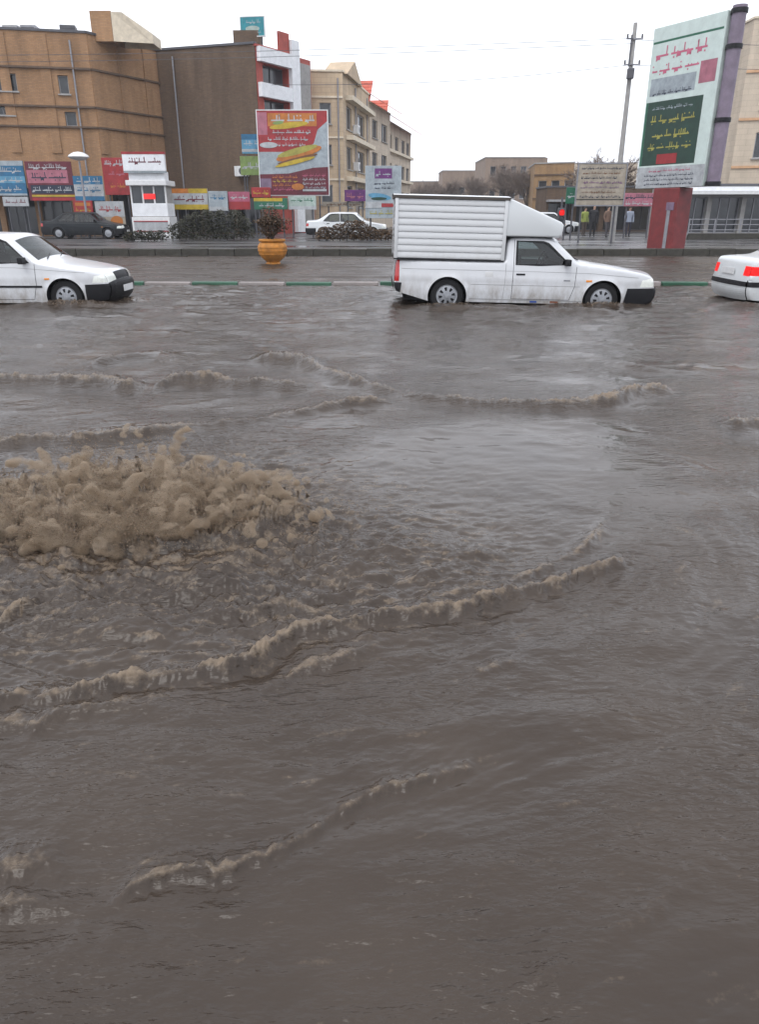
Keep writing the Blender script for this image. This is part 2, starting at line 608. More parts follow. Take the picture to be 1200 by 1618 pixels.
def flood():
    ys = [-40, -20, -8, -3, -1.0, 0.0, 0.3, 0.5]
    y = 0.5
    while y < Y_K2 + 0.2:
        y += min(max(1.05 * (y * y + 2.2) / 1110.0, 0.0036), 0.075)
        ys.append(y)
    ys = np.array(ys)
    ncol = 720
    core = np.linspace(-1, 1, ncol)
    out = np.array([1.06, 1.15, 1.3, 1.6, 2.2])
    ucol = np.concatenate([-out[::-1], core, out])
    half = 0.62 * (np.maximum(ys, 0.3) * CP + H_CAM * SP) + 0.15
    X = half[:, None] * ucol[None, :]
    # the outermost columns run out to the sides of the flooded street
    outer = np.array([60., 30.])
    X[:, 0] = -70
    X[:, -1] = 70
    X[:, 1] = np.minimum(-32, X[:, 2] - 1)
    X[:, -2] = np.maximum(32, X[:, -3] + 1)
    Y = np.repeat(ys[:, None], X.shape[1], 1)
    near = sst(14, 2, Y)
    dx, dy = X - BOIL.x, Y - BOIL.y
    r = np.hypot(dx, dy * 1.25)
    th = np.arctan2(dy, dx)
    # turbulence map: rough round the boil and downstream of it, calm in the upwelling disc to its right
    turb = np.exp(-(r / 1.7) ** 2) * 1.3
    turb += 0.9 * np.exp(-(((X - gnd(250, 930).x) / 1.1) ** 2 + ((Y - gnd(250, 930).y) / .45) ** 2))
    turb += 0.5 * np.exp(-(((X - gnd(560, 870).x) / .7) ** 2 + ((Y - gnd(560, 870).y) / .5) ** 2))
    cd = gnd(775, 735)
    cw = .25 * perlin(X * 1.2, Y * 1.2, 77)
    calm = np.exp(-np.maximum(((X - cd.x) / 1.25) ** 2 + ((Y - cd.y) / 1.2) ** 2 + cw, 0) ** 3)
    amp = (0.62 + turb) * (1 - 0.93 * calm)
    Wx = X + 0.12 * perlin(X * 1.3, Y * 1.3, 5)
    Wy = Y + 0.12 * perlin(X * 1.3 + 9, Y * 1.3, 6)
    h = np.zeros_like(X)
    # chop: crests lie across the street far off, along rings round the boil nearby
    fx, fy = Wx * 0.62, Wy
    ring = r + 0.10 * perlin(X * 2, Y * 2, 8)
    tang = th * np.maximum(r, .3)
    far = 1 - near
    h += far * (0.026 * perlin(fx * 1.1, fy * 1.5, 21) + 0.022 * perlin(fx * 2.3, fy * 3.1, 22) + 0.018 * perlin(fx * 5, fy * 6.5, 23) + 0.012 * perlin(fx * 9, fy * 11, 24))
    nr = 0.012 * perlin(ring * 1.8, tang * 0.9, 31) + 0.0095 * perlin(ring * 4.2, tang * 1.6, 32) + 0.0060 * perlin(ring * 9.5, tang * 3.4, 33)
    nr += 0.0014 * perlin(ring * 21, tang * 8, 34) + 0.0004 * perlin(Wx * 42, Wy * 46, 35)
    # fine streaks drawn out along the flow
    sx_, sy_ = Wx + .35 * Wy, Wy - .30 * Wx
    fine = np.clip(.55 + .9 * perlin(X * 1.4, Y * 2.0, 46), .1, 1.2)
    nr += fine * (0.0026 * perlin(sx_ * 7, sy_ * 20, 38) + 0.0016 * perlin(sx_ * 18, sy_ * 44, 39) + .0005 * perlin(sx_ * 38, sy_ * 90, 40))
    nr += 0.009 * perlin(sx_ * 1.3, sy_ * 2.6, 47)
    h += (0.25 + 1.25 * near) * nr * amp
    h += turb * (0.014 * perlin(Wx * 3.4, Wy * 7, 41) + 0.013 * perlin(Wx * 8, Wy * 15, 42) + 0.008 * perlin(Wx * 18, Wy * 30, 43) + 0.004 * perlin(Wx * 38, Wy * 60, 44)) * (1 - .6 * calm)
    # quiet water in the drowned lane behind the divider kerb and along the far edge
    lane = sst(Y_K1 - 0.6, Y_K1 + 0.5, Y)
    h *= (1 - 0.45 * lane)
    foam = np.zeros_like(X)
    lump = .8 * perlin(X * 19, Y * 15, 51) + 0.75 * perlin(X * 41, Y * 30, 52) + .5 * perlin(X * 80, Y * 60, 53)
    for c in CRESTS:
        p = c['p']
        xs = np.array([q.x for q in p])
        yc = np.array([q.y for q in p])
        o = np.argsort(xs)
        xs, yc = xs[o], yc[o]
        x0, x1 = xs[0], xs[-1]
        L = x1 - x0
        lo, hi = yc.min() - 8 * c['wf'] - .1, yc.max() + 7 * c['wb']
        i0, i1 = np.searchsorted(ys, [lo, hi])
        I, J = np.nonzero((X[i0:i1] > x0) & (X[i0:i1] < x1))
        I = I + i0
        Xs, Ys, lp = X[I, J], Y[I, J], lump[I, J]
        C = np.interp(Xs, xs, yc)
        g200 = np.linspace(x0, x1, 200)
        sl = np.gradient(np.interp(g200, xs, yc), L / 199)
        slope = np.interp(Xs, g200, sl)
        k = 0.5 / c['wb']
        g1 = np.linspace(x0, x1, 1500)
        z1 = g1 * 0
        wob1 = 0.42 * c['wb'] * (perlin(g1 / c['wb'] * .45, z1 + c['seed'] + .37, c['seed']) + .5 * perlin(g1 / c['wb'] * 1.4, z1 + .71, c['seed'] + 5))
        mod1 = np.clip(0.80 + 0.70 * perlin(g1 * k * .55, z1 + 3.37, c['seed'] + 1) + 0.30 * perlin(g1 * k * 2.7, z1 + 3.37, c['seed'] + 2), 0.18, 1.4)
        d = (Ys - C + np.interp(Xs, g1, wob1)) / np.sqrt(1 + slope ** 2)
        fd = min(c['fade'] * L, 6 * c['wb'])
        along = sst(x0, x0 + fd, Xs) * sst(x1, x1 - fd, Xs)
        mod = np.interp(Xs, g1, mod1 if c['seed'] not in (11, 23) else .28 + .75 * mod1)
        prof = np.where(d > 0, np.exp(-(d / c['wb']) ** 2), np.exp(-(d / c['wf']) ** 2))
        dip = np.exp(-((d + 2.4 * c['wf']) / (1.5 * c['wf'])) ** 2)
        body = c['A'] * along * mod
        h[I, J] += body * (prof * (1 + 0.34 * lp * min(1, c['foam'] + .15)) - 0.28 * min(1, c['foam'] * 1.3) * dip)
        band = np.exp(-((d - 0.12 * c['wb']) / (0.36 * (c['wb'] * .5 + c['wf']))) ** 2) * np.clip(.9 + .7 * perlin(Xs * .6 / c['wb'], Ys * .8 / c['wb'], c['seed'] + 7), .35, 1)
        trail = np.where(d > 0, np.exp(-(d / (2.0 * c['wb']))), np.exp(-(d / (2.6 * c['wf'])) ** 2)) * 0.55
        fo = c['foam'] * along * np.clip(mod * 1.05, .15, 1.1) * np.clip(band * (1.0 + .35 * lp) + trail * (perlin(Wx[I, J] * 14, Wy[I, J] * 26, 61) + .1), 0, 1)
        foam[I, J] = np.maximum(foam[I, J], fo)
    # the boil itself
    env = np.clip(1 - (dx / 0.92) ** 2 - (np.where(dy > 0, dy / 0.50, dy / 0.46)) ** 2, 0, 1)
    bl = 0.5 + fbm(Wx * 3.1, Wy * 3.6, 71, 5, .55)
    h += env ** 0.8 * (0.06 + 0.14 * np.clip(bl, 0, 1.5)) + sst(0, .3, env) * 0.05 * np.abs(lump)
    foam = np.maximum(foam, sst(0.0, 0.4, env) * np.clip(.7 + .5 * lump, 0, 1))
    skirt = np.exp(-(np.maximum(r - .75, 0) / .42) ** 2)
    foam = np.maximum(foam, skirt * np.clip(0.22 + 0.8 * fbm(Wx * 9 - Wy * 3, Wy * 24, 81, 5, .6), 0, .62))
    foam = np.maximum(foam, np.clip(turb * 1.3, 0, 1) * np.clip(fbm(Wx * 9 - Wy * 4, Wy * 30, 83, 5, .6) * 1.0 - .08, 0, .5))
    # wakes where tyres push through the water
    for (wx, wy, s) in WAKES:
        q = ((X - wx) / (0.5 * s)) ** 2 + ((Y - wy) / (0.28)) ** 2
        h += 0.045 * s * np.exp(-q) * (1 + .6 * lump)
        foam = np.maximum(foam, 0.7 * np.exp(-q * .7) * np.clip(.5 + lump, 0, 1))
    foam = np.maximum(foam, 0.6 * near * np.clip(fbm(ring * 6, tang * 2.6, 91, 5, .6) - 0.50, 0, 1))
    foam = np.maximum(foam, 0.62 * near * np.clip(fbm(sx_ * 5, sy_ * 16, 92, 4, .6) - 0.62, 0, 1))
    h *= sst(0.0, 0.5, Y) * sst(62, 30, np.abs(X))
    foam *= sst(0.0, 0.5, Y)
    h = np.clip(h, -0.085, None)
    nr_, nc_ = X.shape
    me = bpy.data.meshes.new('flood_water')
    co = np.stack([X, Y, h], -1).reshape(-1, 3).astype(np.float32)
    me.vertices.add(nr_ * nc_)
    me.vertices.foreach_set('co', co.ravel())
    i = (np.arange(nr_ - 1)[:, None] * nc_ + np.arange(nc_ - 1)[None, :]).ravel()
    q = np.stack([i, i + 1, i + 1 + nc_, i + nc_], -1).astype(np.int32)
    nq = len(q)
    me.loops.add(nq * 4)
    me.loops.foreach_set('vertex_index', q.ravel())
    me.polygons.add(nq)
    me.polygons.foreach_set('loop_start', np.arange(0, nq * 4, 4, dtype=np.int32))
    me.polygons.foreach_set('use_smooth', np.ones(nq, dtype=bool))
    me.update()
    at_ = me.attributes.new('pocked', 'FLOAT', 'POINT')      # rain-pocked surface, finer than the mesh
    patch = np.clip(.55 + .9 * fbm(X * .45, Y * 1.3, 95, 4), 0, 1.2)
    at_.data.foreach_set('value', (0.5 * sst(4, 13, Y) * patch + 0.85 * lane * (.45 + .55 * patch)).ravel().astype(np.float32))
    at_ = me.attributes.new('ripple', 'FLOAT', 'POINT')
    at_.data.foreach_set('value', ((1 - .93 * calm) * (.85 + .15 * sst(1.6, 7, Y)) * np.clip(.75 + .8 * fbm(X * 1.1, Y * 1.6, 97, 3), .15, 1.3)).ravel().astype(np.float32))
    at_ = me.attributes.new('foam', 'FLOAT', 'POINT')
    at_.data.foreach_set('value', foam.ravel().astype(np.float32))
    me.materials.append(water_mat())
    o = bpy.data.objects.new('flood_water', me)
    COL.objects.link(o)
    tag(o, 'muddy brown flood water covering the whole street', 'water', kind='structure')


MUD = (0.0455, 0.0340, 0.0262)
FOAM = (0.175, 0.133, 0.094)


def water_mat():
    m = bpy.data.materials.new('muddy_water')
    m.use_nodes = True
    n = m.node_tree
    b = n.nodes['Principled BSDF']
    b.inputs['IOR'].default_value = 1.333
    at_ = n.nodes.new('ShaderNodeAttribute')
    at_.attribute_name = 'foam'
    tc = n.nodes.new('ShaderNodeTexCoord')
    no = n.nodes.new('ShaderNodeTexNoise')
    no.inputs['Scale'].default_value = 1.6
    no.inputs['Detail'].default_value = 6
    n.links.new(tc.outputs['Object'], no.inputs['Vector'])
    rp = n.nodes.new('ShaderNodeValToRGB')
    rp.color_ramp.elements[0].position = .3
    rp.color_ramp.elements[1].position = .7
    rp.color_ramp.elements[0].color = (MUD[0] * .85, MUD[1] * .84, MUD[2] * .84, 1)
    rp.color_ramp.elements[1].color = (MUD[0] * 1.15, MUD[1] * 1.15, MUD[2] * 1.14, 1)
    n.links.new(no.outputs['Fac'], rp.inputs[0])
    # foam breaks up into flecks
    nf = n.nodes.new('ShaderNodeTexNoise')
    nf.inputs['Scale'].default_value = 55
    nf.inputs['Detail'].default_value = 6
    nf.inputs['Roughness'].default_value = .7
    n.links.new(tc.outputs['Object'], nf.inputs['Vector'])
    ad = n.nodes.new('ShaderNodeMath')
    ad.operation = 'MULTIPLY_ADD'
    ad.inputs[1].default_value = 1.1
    ad.inputs[2].default_value = -0.55
    n.links.new(nf.outputs['Fac'], ad.inputs[0])
    a2 = n.nodes.new('ShaderNodeMath')
    a2.operation = 'ADD'
    n.links.new(at_.outputs['Fac'], a2.inputs[0])
    n.links.new(ad.outputs[0], a2.inputs[1])
    mr = n.nodes.new('ShaderNodeMapRange')
    mr.interpolation_type = 'SMOOTHSTEP'
    mr.inputs[1].default_value = .15
    mr.inputs[2].default_value = .95
    n.links.new(a2.outputs[0], mr.inputs[0])
    mx = n.nodes.new('ShaderNodeMix')
    mx.data_type = 'RGBA'
    mx.inputs[7].default_value = (*FOAM, 1)
    n.links.new(mr.outputs[0], mx.inputs['Factor'])
    n.links.new(rp.outputs[0], mx.inputs[6])
    n.links.new(mx.outputs[2], b.inputs['Base Color'])
    ro = n.nodes.new('ShaderNodeMapRange')
    ro.inputs[3].default_value = .10
    ro.inputs[4].default_value = .55
    n.links.new(mr.outputs[0], ro.inputs[0])
    pk_ = n.nodes.new('ShaderNodeAttribute')
    pk_.attribute_name = 'pocked'
    ra_ = n.nodes.new('ShaderNodeMath')
    ra_.operation = 'MULTIPLY_ADD'
    ra_.inputs[1].default_value = 0.30
    n.links.new(pk_.outputs['Fac'], ra_.inputs[0])
    n.links.new(ro.outputs[0], ra_.inputs[2])
    n.links.new(ra_.outputs[0], b.inputs['Roughness'])
    rpl = n.nodes.new('ShaderNodeAttribute')
    rpl.attribute_name = 'ripple'
    prev = None
    for sc_, dist, rot, stx in ((13, .016, -.30, .5), (34, .008, -.42, .35), (85, .0032, -.2, .4)):
        nb = n.nodes.new('ShaderNodeTexNoise')
        nb.inputs['Scale'].default_value = sc_
        nb.inputs['Detail'].default_value = 3
        nb.inputs['Roughness'].default_value = .55
        mp = n.nodes.new('ShaderNodeMapping')
        mp.inputs['Rotation'].default_value = (0, 0, rot)
        mp.inputs['Scale'].default_value = (stx, 1, 1)
        n.links.new(tc.outputs['Object'], mp.inputs['Vector'])
        n.links.new(mp.outputs[0], nb.inputs['Vector'])
        bp = n.nodes.new('ShaderNodeBump')
        bp.inputs['Distance'].default_value = dist
        st_ = n.nodes.new('ShaderNodeMath')
        st_.operation = 'MULTIPLY'
        st_.inputs[1].default_value = 1.25
        n.links.new(rpl.outputs['Fac'], st_.inputs[0])
        n.links.new(st_.outputs[0], bp.inputs['Strength'])
        n.links.new(nb.outputs['Fac'], bp.inputs['Height'])
        if prev is not None:
            n.links.new(prev.outputs[0], bp.inputs['Normal'])
        prev = bp
    n.links.new(prev.outputs[0], b.inputs['Normal'])
    MATS['muddy_water'] = m
    return m


# vehicles' ground contact, used by the wakes too
TRUCK_X, TRUCK_Y = at(622, 440, 13.5).x, 13.5 + 0.82
SED_X, SED_Y = at(104, 460, 13.55).x - 3.62, 13.55 + 0.84
REAR_X, REAR_Y = 6.50, 13.5 + 0.84
WAKES = [(TRUCK_X + .92, 13.45, 1.0), (TRUCK_X + 3.62, 13.45, 1.3), (TRUCK_X + 4.5, 14.0, 1.2), (SED_X + 3.62, 13.5, 1.1), (SED_X + 4.35, 14.2, 1.2), (REAR_X + .95, 13.5, 1.0)]
flood()


# ------------------------------------------------------------------ the gushing boil: lumps and tongues of brown water
def mud_splash():
    m = bpy.data.materials.new('muddy_spray_air')
    m.use_nodes = True
    nn = m.node_tree
    nn.nodes.clear()
    mo = nn.nodes.new('ShaderNodeOutputMaterial')
    pv = nn.nodes.new('ShaderNodeVolumePrincipled')
    pv.inputs['Color'].default_value = (.52, .43, .335, 1)
    pv.inputs['Anisotropy'].default_value = .2
    tcv = nn.nodes.new('ShaderNodeTexCoord')
    mpv = nn.nodes.new('ShaderNodeMapping')
    mpv.inputs['Rotation'].default_value = (0, .5, 0)
    mpv.inputs['Scale'].default_value = (.5, 1, 1.05)
    nzv = nn.nodes.new('ShaderNodeTexNoise')
    nzv.inputs['Scale'].default_value = 12
    nzv.inputs['Detail'].default_value = 8
    nzv.inputs['Roughness'].default_value = .62
    nzv.inputs['Distortion'].default_value = .6
    mrv = nn.nodes.new('ShaderNodeMapRange')
    mrv.inputs[1].default_value = .475
    mrv.inputs[2].default_value = .66
    mrv.inputs[3].default_value = 0.4
    mrv.inputs[4].default_value = 105.0
    nn.links.new(tcv.outputs['Object'], mpv.inputs['Vector'])
    nn.links.new(mpv.outputs[0], nzv.inputs['Vector'])
    nn.links.new(nzv.outputs['Fac'], mrv.inputs[0])
    nn.links.new(mrv.outputs[0], pv.inputs['Density'])
    nn.links.new(pv.outputs[0], mo.inputs['Volume'])
    rnd = random.Random(3)
    ico = {}
    for sub_ in (1, 2):
        t_ = bmesh.new()
        bmesh.ops.create_icosphere(t_, subdivisions=sub_, radius=1.0)
        t_.verts.index_update()
        ico[sub_] = (np.array([vv.co[:] for vv in t_.verts]), np.array([[vv.index for vv in ff.verts] for ff in t_.faces]))
        t_.free()
    VS, FS, cnt = [], [], [0]

    def ball(c, r, sub=2):
        r = max(r, .017)
        V_, F_ = ico[sub]
        sc = np.array([rnd.uniform(.85, 1.2) for _ in range(3)]) * r
        VS.append(V_ * sc + np.array(c[:]))
        FS.append(F_ + cnt[0])
        cnt[0] += len(V_)
    # peaks measured in the photo: (x, y of tip, y of foot)
    peaks = [(135, 700, 800, .10), (255, 690, 815, .085), (205, 735, 815, .12), (310, 738, 815, .10), (60, 752, 825, .10), (30, 790, 850, .09),
             (370, 740, 800, .075), (150, 760, 845, .12), (260, 770, 850, .12), (100, 800, 860, .10), (190, 810, 865, .09), (340, 785, 832, .075),
             (405, 765, 800, .045), (440, 785, 808, .03), (15, 740, 800, .07), (275, 712, 800, .06), (170, 715, 810, .08), (230, 800, 860, .09),
             (470, 798, 812, .02), (60, 830, 860, .06), (300, 825, 850, .05), (130, 835, 862, .05), (370, 815, 840, .04), (-60, 770, 830, .10), (-30, 810, 850, .09)]
    def tongue(s, v, r0, n_=11, dt=.017, g=9.8):
        for i in range(n_):
            t = i * dt
            ball(s + v * t + Vector((rnd.gauss(0, .004), rnd.gauss(0, .004), -.5 * g * t * t)), r0 * (1 - .78 * i / (n_ - 1)) * rnd.uniform(.8, 1.15), 1)
    for (px, pt, pf, r0) in peaks:
        foot = gnd(px + rnd.uniform(-12, 12), pf)
        tip = at(px, pt, foot.y + rnd.uniform(-.04, .06))
        hgt = max(tip.z - foot.z, .05)
        n_ = 7
        for i in range(n_):
            t = i / (n_ - 1)
            ball(foot.lerp(tip, t * .85) + Vector((rnd.gauss(0, .03), rnd.gauss(0, .03), 0)), r0 * .95 * (1 - .62 * t) * rnd.uniform(.75, 1.2))
        # each peak is a sheaf of water tongues rising and toppling outwards
        for k in range(7):
            s = foot + Vector((rnd.gauss(0, r0 * .8), rnd.gauss(0, r0 * .7), hgt * rnd.uniform(0, .55)))
            top_ = max(tip.z - s.z, .03) * rnd.uniform(.35, 1.05)
            vz = math.sqrt(2 * 9.8 * top_)
            T = vz / 9.8
            out_ = Vector((s.x - foot.x, s.y - foot.y, 0)) * 5.0
            v = Vector((rnd.gauss(.10, .30), rnd.gauss(-.12, .25), vz)) + out_
            tongue(s, v, rnd.uniform(.026, .055), 13, T * rnd.uniform(1.0, 1.6) / 12)
    for k in range(240):
        a = rnd.uniform(0, 2 * math.pi)
        q = math.sqrt(rnd.random())
        c = Vector((BOIL.x - .08 + .78 * q * math.cos(a), BOIL.y + .40 * q * math.sin(a) + .02, .05 + .12 * (1 - q * q) + rnd.gauss(0, .03)))
        ball(c, rnd.uniform(.03, .07))
    for k in range(90):
        a = rnd.uniform(0, 2 * math.pi)
        q = math.sqrt(rnd.random()) * 1.02
        c = Vector((BOIL.x + .92 * q * math.cos(a), BOIL.y + .46 * q * math.sin(a) - .03, .05 + .13 * (1 - q * q)))
        vz = rnd.uniform(.7, 1.5)
        tongue(c, Vector((math.cos(a) * .5 + rnd.gauss(0, .3), math.sin(a) * .4 - .15 + rnd.gauss(0, .25), vz)), rnd.uniform(.014, .034), 10, vz / 9.8 * 1.7 / 10)
    for k in range(60):                       # broken water and drops round the foot
        a = rnd.uniform(0, 2 * math.pi)
        q = .8 + abs(rnd.gauss(0, .28))
        c = Vector((BOIL.x + .95 * q * math.cos(a), BOIL.y + .52 * q * math.sin(a), rnd.uniform(0.0, .04)))
        ball(c, rnd.uniform(.008, .024), 1)
    for k in range(0):                       # drops in the air
        px = rnd.uniform(10, 470)
        c = at(px, rnd.gauss(745, 34), BOIL.y + rnd.gauss(0, .2))
        if c.z > .02:
            ball(c, rnd.uniform(.003, .0065), 1)
    me = bpy.data.meshes.new('muddy_splash')
    V_, F_ = np.concatenate(VS).astype(np.float32), np.concatenate(FS).astype(np.int32)
    me.vertices.add(len(V_))
    me.vertices.foreach_set('co', V_.ravel())
    me.loops.add(len(F_) * 3)
    me.loops.foreach_set('vertex_index', F_.ravel())
    me.polygons.add(len(F_))
    me.polygons.foreach_set('loop_start', np.arange(0, len(F_) * 3, 3, dtype=np.int32))
    me.update()
    me.materials.append(m)
    o = bpy.data.objects.new('muddy_splash', me)
    COL.objects.link(o)
    rm = o.modifiers.new('fuse', 'REMESH')
    rm.mode = 'VOXEL'
    rm.voxel_size = 0.010
    rm.use_smooth_shade = True
    sm = o.modifiers.new('soften', 'SMOOTH')
    sm.factor = 0.5
    sm.iterations = 4
    for nm, size, st in (('billow', .12, .06), ('curl', .045, .022)):
        tx = bpy.data.textures.new(nm, 'CLOUDS')
        tx.noise_scale = size
        tx.noise_depth = 3
        dm = o.modifiers.new(nm, 'DISPLACE')
        dm.texture = tx
        dm.strength = st
        dm.mid_level = .5
        dm.texture_coords = 'LOCAL'
    tag(o, 'brown water gushing up in a lumpy boil out of the flood', 'splash', kind='stuff')
    # spray: fine drops and threads torn off the boil and off the breaking crests
    rg = np.random.default_rng(5)
    PTS, SZ = [], []
    for (px, pt, pf, r0) in peaks:
        foot = gnd(px, pf)
        tip = at(px, pt, foot.y)
        n_ = 700
        s0 = np.array(foot) + np.stack([rg.normal(0, r0 * .8, n_), rg.normal(0, r0 * .7, n_), rg.uniform(.02, .6, n_) * tip.z], 1)
        top_ = np.maximum(tip.z - s0[:, 2], .03) * rg.uniform(.3, 1.18, n_)
        vz = np.sqrt(2 * 9.8 * top_)
        t = vz / 9.8 * rg.uniform(.3, 1.9, n_)
        v = np.stack([rg.normal(.05, .22, n_), rg.normal(-.1, .2, n_), vz], 1)
        P = s0 + v * t[:, None]
        P[:, 2] -= 4.9 * t * t
        PTS.append(P)
        SZ.append(rg.uniform(.001, .0034, n_))
    n_ = 3000                                    # broken surface downstream of the boil
    a = rg.uniform(0, 2 * math.pi, n_)
    q = .65 + np.abs(rg.normal(0, .35, n_))
    PTS.append(np.stack([BOIL.x + .98 * q * np.cos(a), BOIL.y + .55 * q * np.sin(a) - .05, np.abs(rg.normal(.02, .035, n_))], 1))
    SZ.append(rg.uniform(.001, .0032, n_))
    P, S_ = np.concatenate(PTS), np.concatenate(SZ)
    ok = P[:, 2] > .01
    P, S_ = P[ok], S_[ok]
    tet = np.array([(0, 0, 1.3), (.94, 0, -.5), (-.47, .82, -.5), (-.47, -.82, -.5)])
    st = rg.uniform(.8, 2.2, len(P))
    V_ = P[:, None, :] + tet[None] * S_[:, None, None] * np.stack([st, np.ones_like(st), rg.uniform(.7, 1.5, len(P))], 1)[:, None, :]
    F_ = np.array([(0, 1, 2), (0, 2, 3), (0, 3, 1), (1, 3, 2)])
    F_ = (F_[None] + 4 * np.arange(len(P))[:, None, None]).reshape(-1, 3).astype(np.int32)
    me = bpy.data.meshes.new('muddy_spray')
    me.vertices.add(len(P) * 4)
    me.vertices.foreach_set('co', V_.astype(np.float32).ravel())
    me.loops.add(len(F_) * 3)
    me.loops.foreach_set('vertex_index', F_.ravel())
    me.polygons.add(len(F_))
    me.polygons.foreach_set('loop_start', np.arange(0, len(F_) * 3, 3, dtype=np.int32))
    me.update()
    me.materials.append(mat('spray_drops', (0.19, 0.135, 0.09), 0.5, 0.2, 8))
    o = bpy.data.objects.new('muddy_spray', me)
    COL.objects.link(o)
    tag(o, 'fine brown spray thrown up by the boil and the crests', 'spray', kind='stuff')


mud_splash()


# ------------------------------------------------------------------ vehicles
def pip(P, poly):
    x, y = P[:, 0], P[:, 1]
    inside = np.zeros(len(P), bool)
    q = np.asarray(poly)
    j = len(q) - 1
    for i in range(len(q)):
        c = ((q[i, 1] > y) != (q[j, 1] > y)) & (x < (q[j, 0] - q[i, 0]) * (y - q[i, 1]) / (q[j, 1] - q[i, 1] + 1e-12) + q[i, 0])
        inside ^= c
        j = i
    return inside


def dist_poly(P, line, closed=False):
    q = np.asarray(line, float)
    A = q if closed else q[:-1]
    B = np.roll(q, -1, 0) if closed else q[1:]
    d = B - A
    L2 = (d ** 2).sum(1) + 1e-12
    t = np.clip(((P[:, None, :] - A[None]) * d[None]).sum(2) / L2[None], 0, 1)
    c = A[None] + t[..., None] * d[None]
    return np.sqrt(((P[:, None, :] - c) ** 2).sum(2)).min(1)


def dens(poly, step, closed=True):
    out = []
    k = len(poly)
    for i in range(k if closed else k - 1):
        a, b_ = np.array(poly[i], float), np.array(poly[(i + 1) % k], float)
        nseg = max(1, int(math.ceil(np.linalg.norm(b_[:2] - a[:2]) / step)))
        for j in range(nseg):
            out.append(tuple(a + (b_ - a) * j / nseg))
    if not closed:
        out.append(tuple(float(c) for c in poly[-1]))
    return out


def chaikin(p, mx=0.045, it=2):
    for _ in range(it):
        q = [p[0]]
        for i in range(1, len(p) - 1):
            a, b_, c = (np.array(t, float) for t in (p[i - 1], p[i], p[i + 1]))
            la, lc = np.linalg.norm((a - b_)[:2]), np.linalg.norm((c - b_)[:2])
            q.append(tuple(b_ + (a - b_) * min(.25, mx / la)))
            q.append(tuple(b_ + (c - b_) * min(.25, mx / lc)))
        q.append(p[-1])
        p = q
        mx *= .5
    return p


def make_wheel(root, x, y, side, r, rim_mat='hubcap', slots=True):
    """tyre with a pressed wheel cover; side -1 faces the camera"""
    t = MB()
    wd = .17
    prof = [(r * .62, 0), (r * .80, -.006), (r * .93, .002), (r * .99, .025), (r, .06), (r, wd - .06), (r * .99, wd - .025), (r * .93, wd), (r * .62, wd)]
    t.lathe([(a, b_ * 1.0) for a, b_ in prof], (0, 0, 0), 36, 'Y')
    o = t.build('wheel', 'rubber', root, True, 40)
    o.location = (x, y if side < 0 else y, r)
    o.rotation_euler = (0, 0, 0 if side < 0 else math.pi)
    c = MB()
    c.lathe([(r * .64, .012), (r * .62, -.004), (r * .56, .004), (r * .50, -.004), (r * .22, -.018), (r * .17, -.020), (r * .16, -.028), (r * .05, -.032), (.001, -.032)], (0, 0, 0), 36, 'Y')
    co = c.build('hubcap', rim_mat, o, True, 30)
    for k in range(8 if slots else 0):
        sl = MB()
        a = 2 * math.pi * k / 8 + .2
        ca, sa = math.cos(a), math.sin(a)
        pts = []
        for rr, w_ in ((.28, .028), (.48, .055)):
            for s_ in (-1, 1):
                pts.append((rr * r * ca - s_ * w_ * r * 1.6 * sa, -.0165 + (rr - .28) * .055, rr * r * sa + s_ * w_ * r * 1.6 * ca))
        sl.quad(pts[0], pts[1], pts[3], pts[2])
        sl.build('vent_slot', 'dark_void', o)
    return o


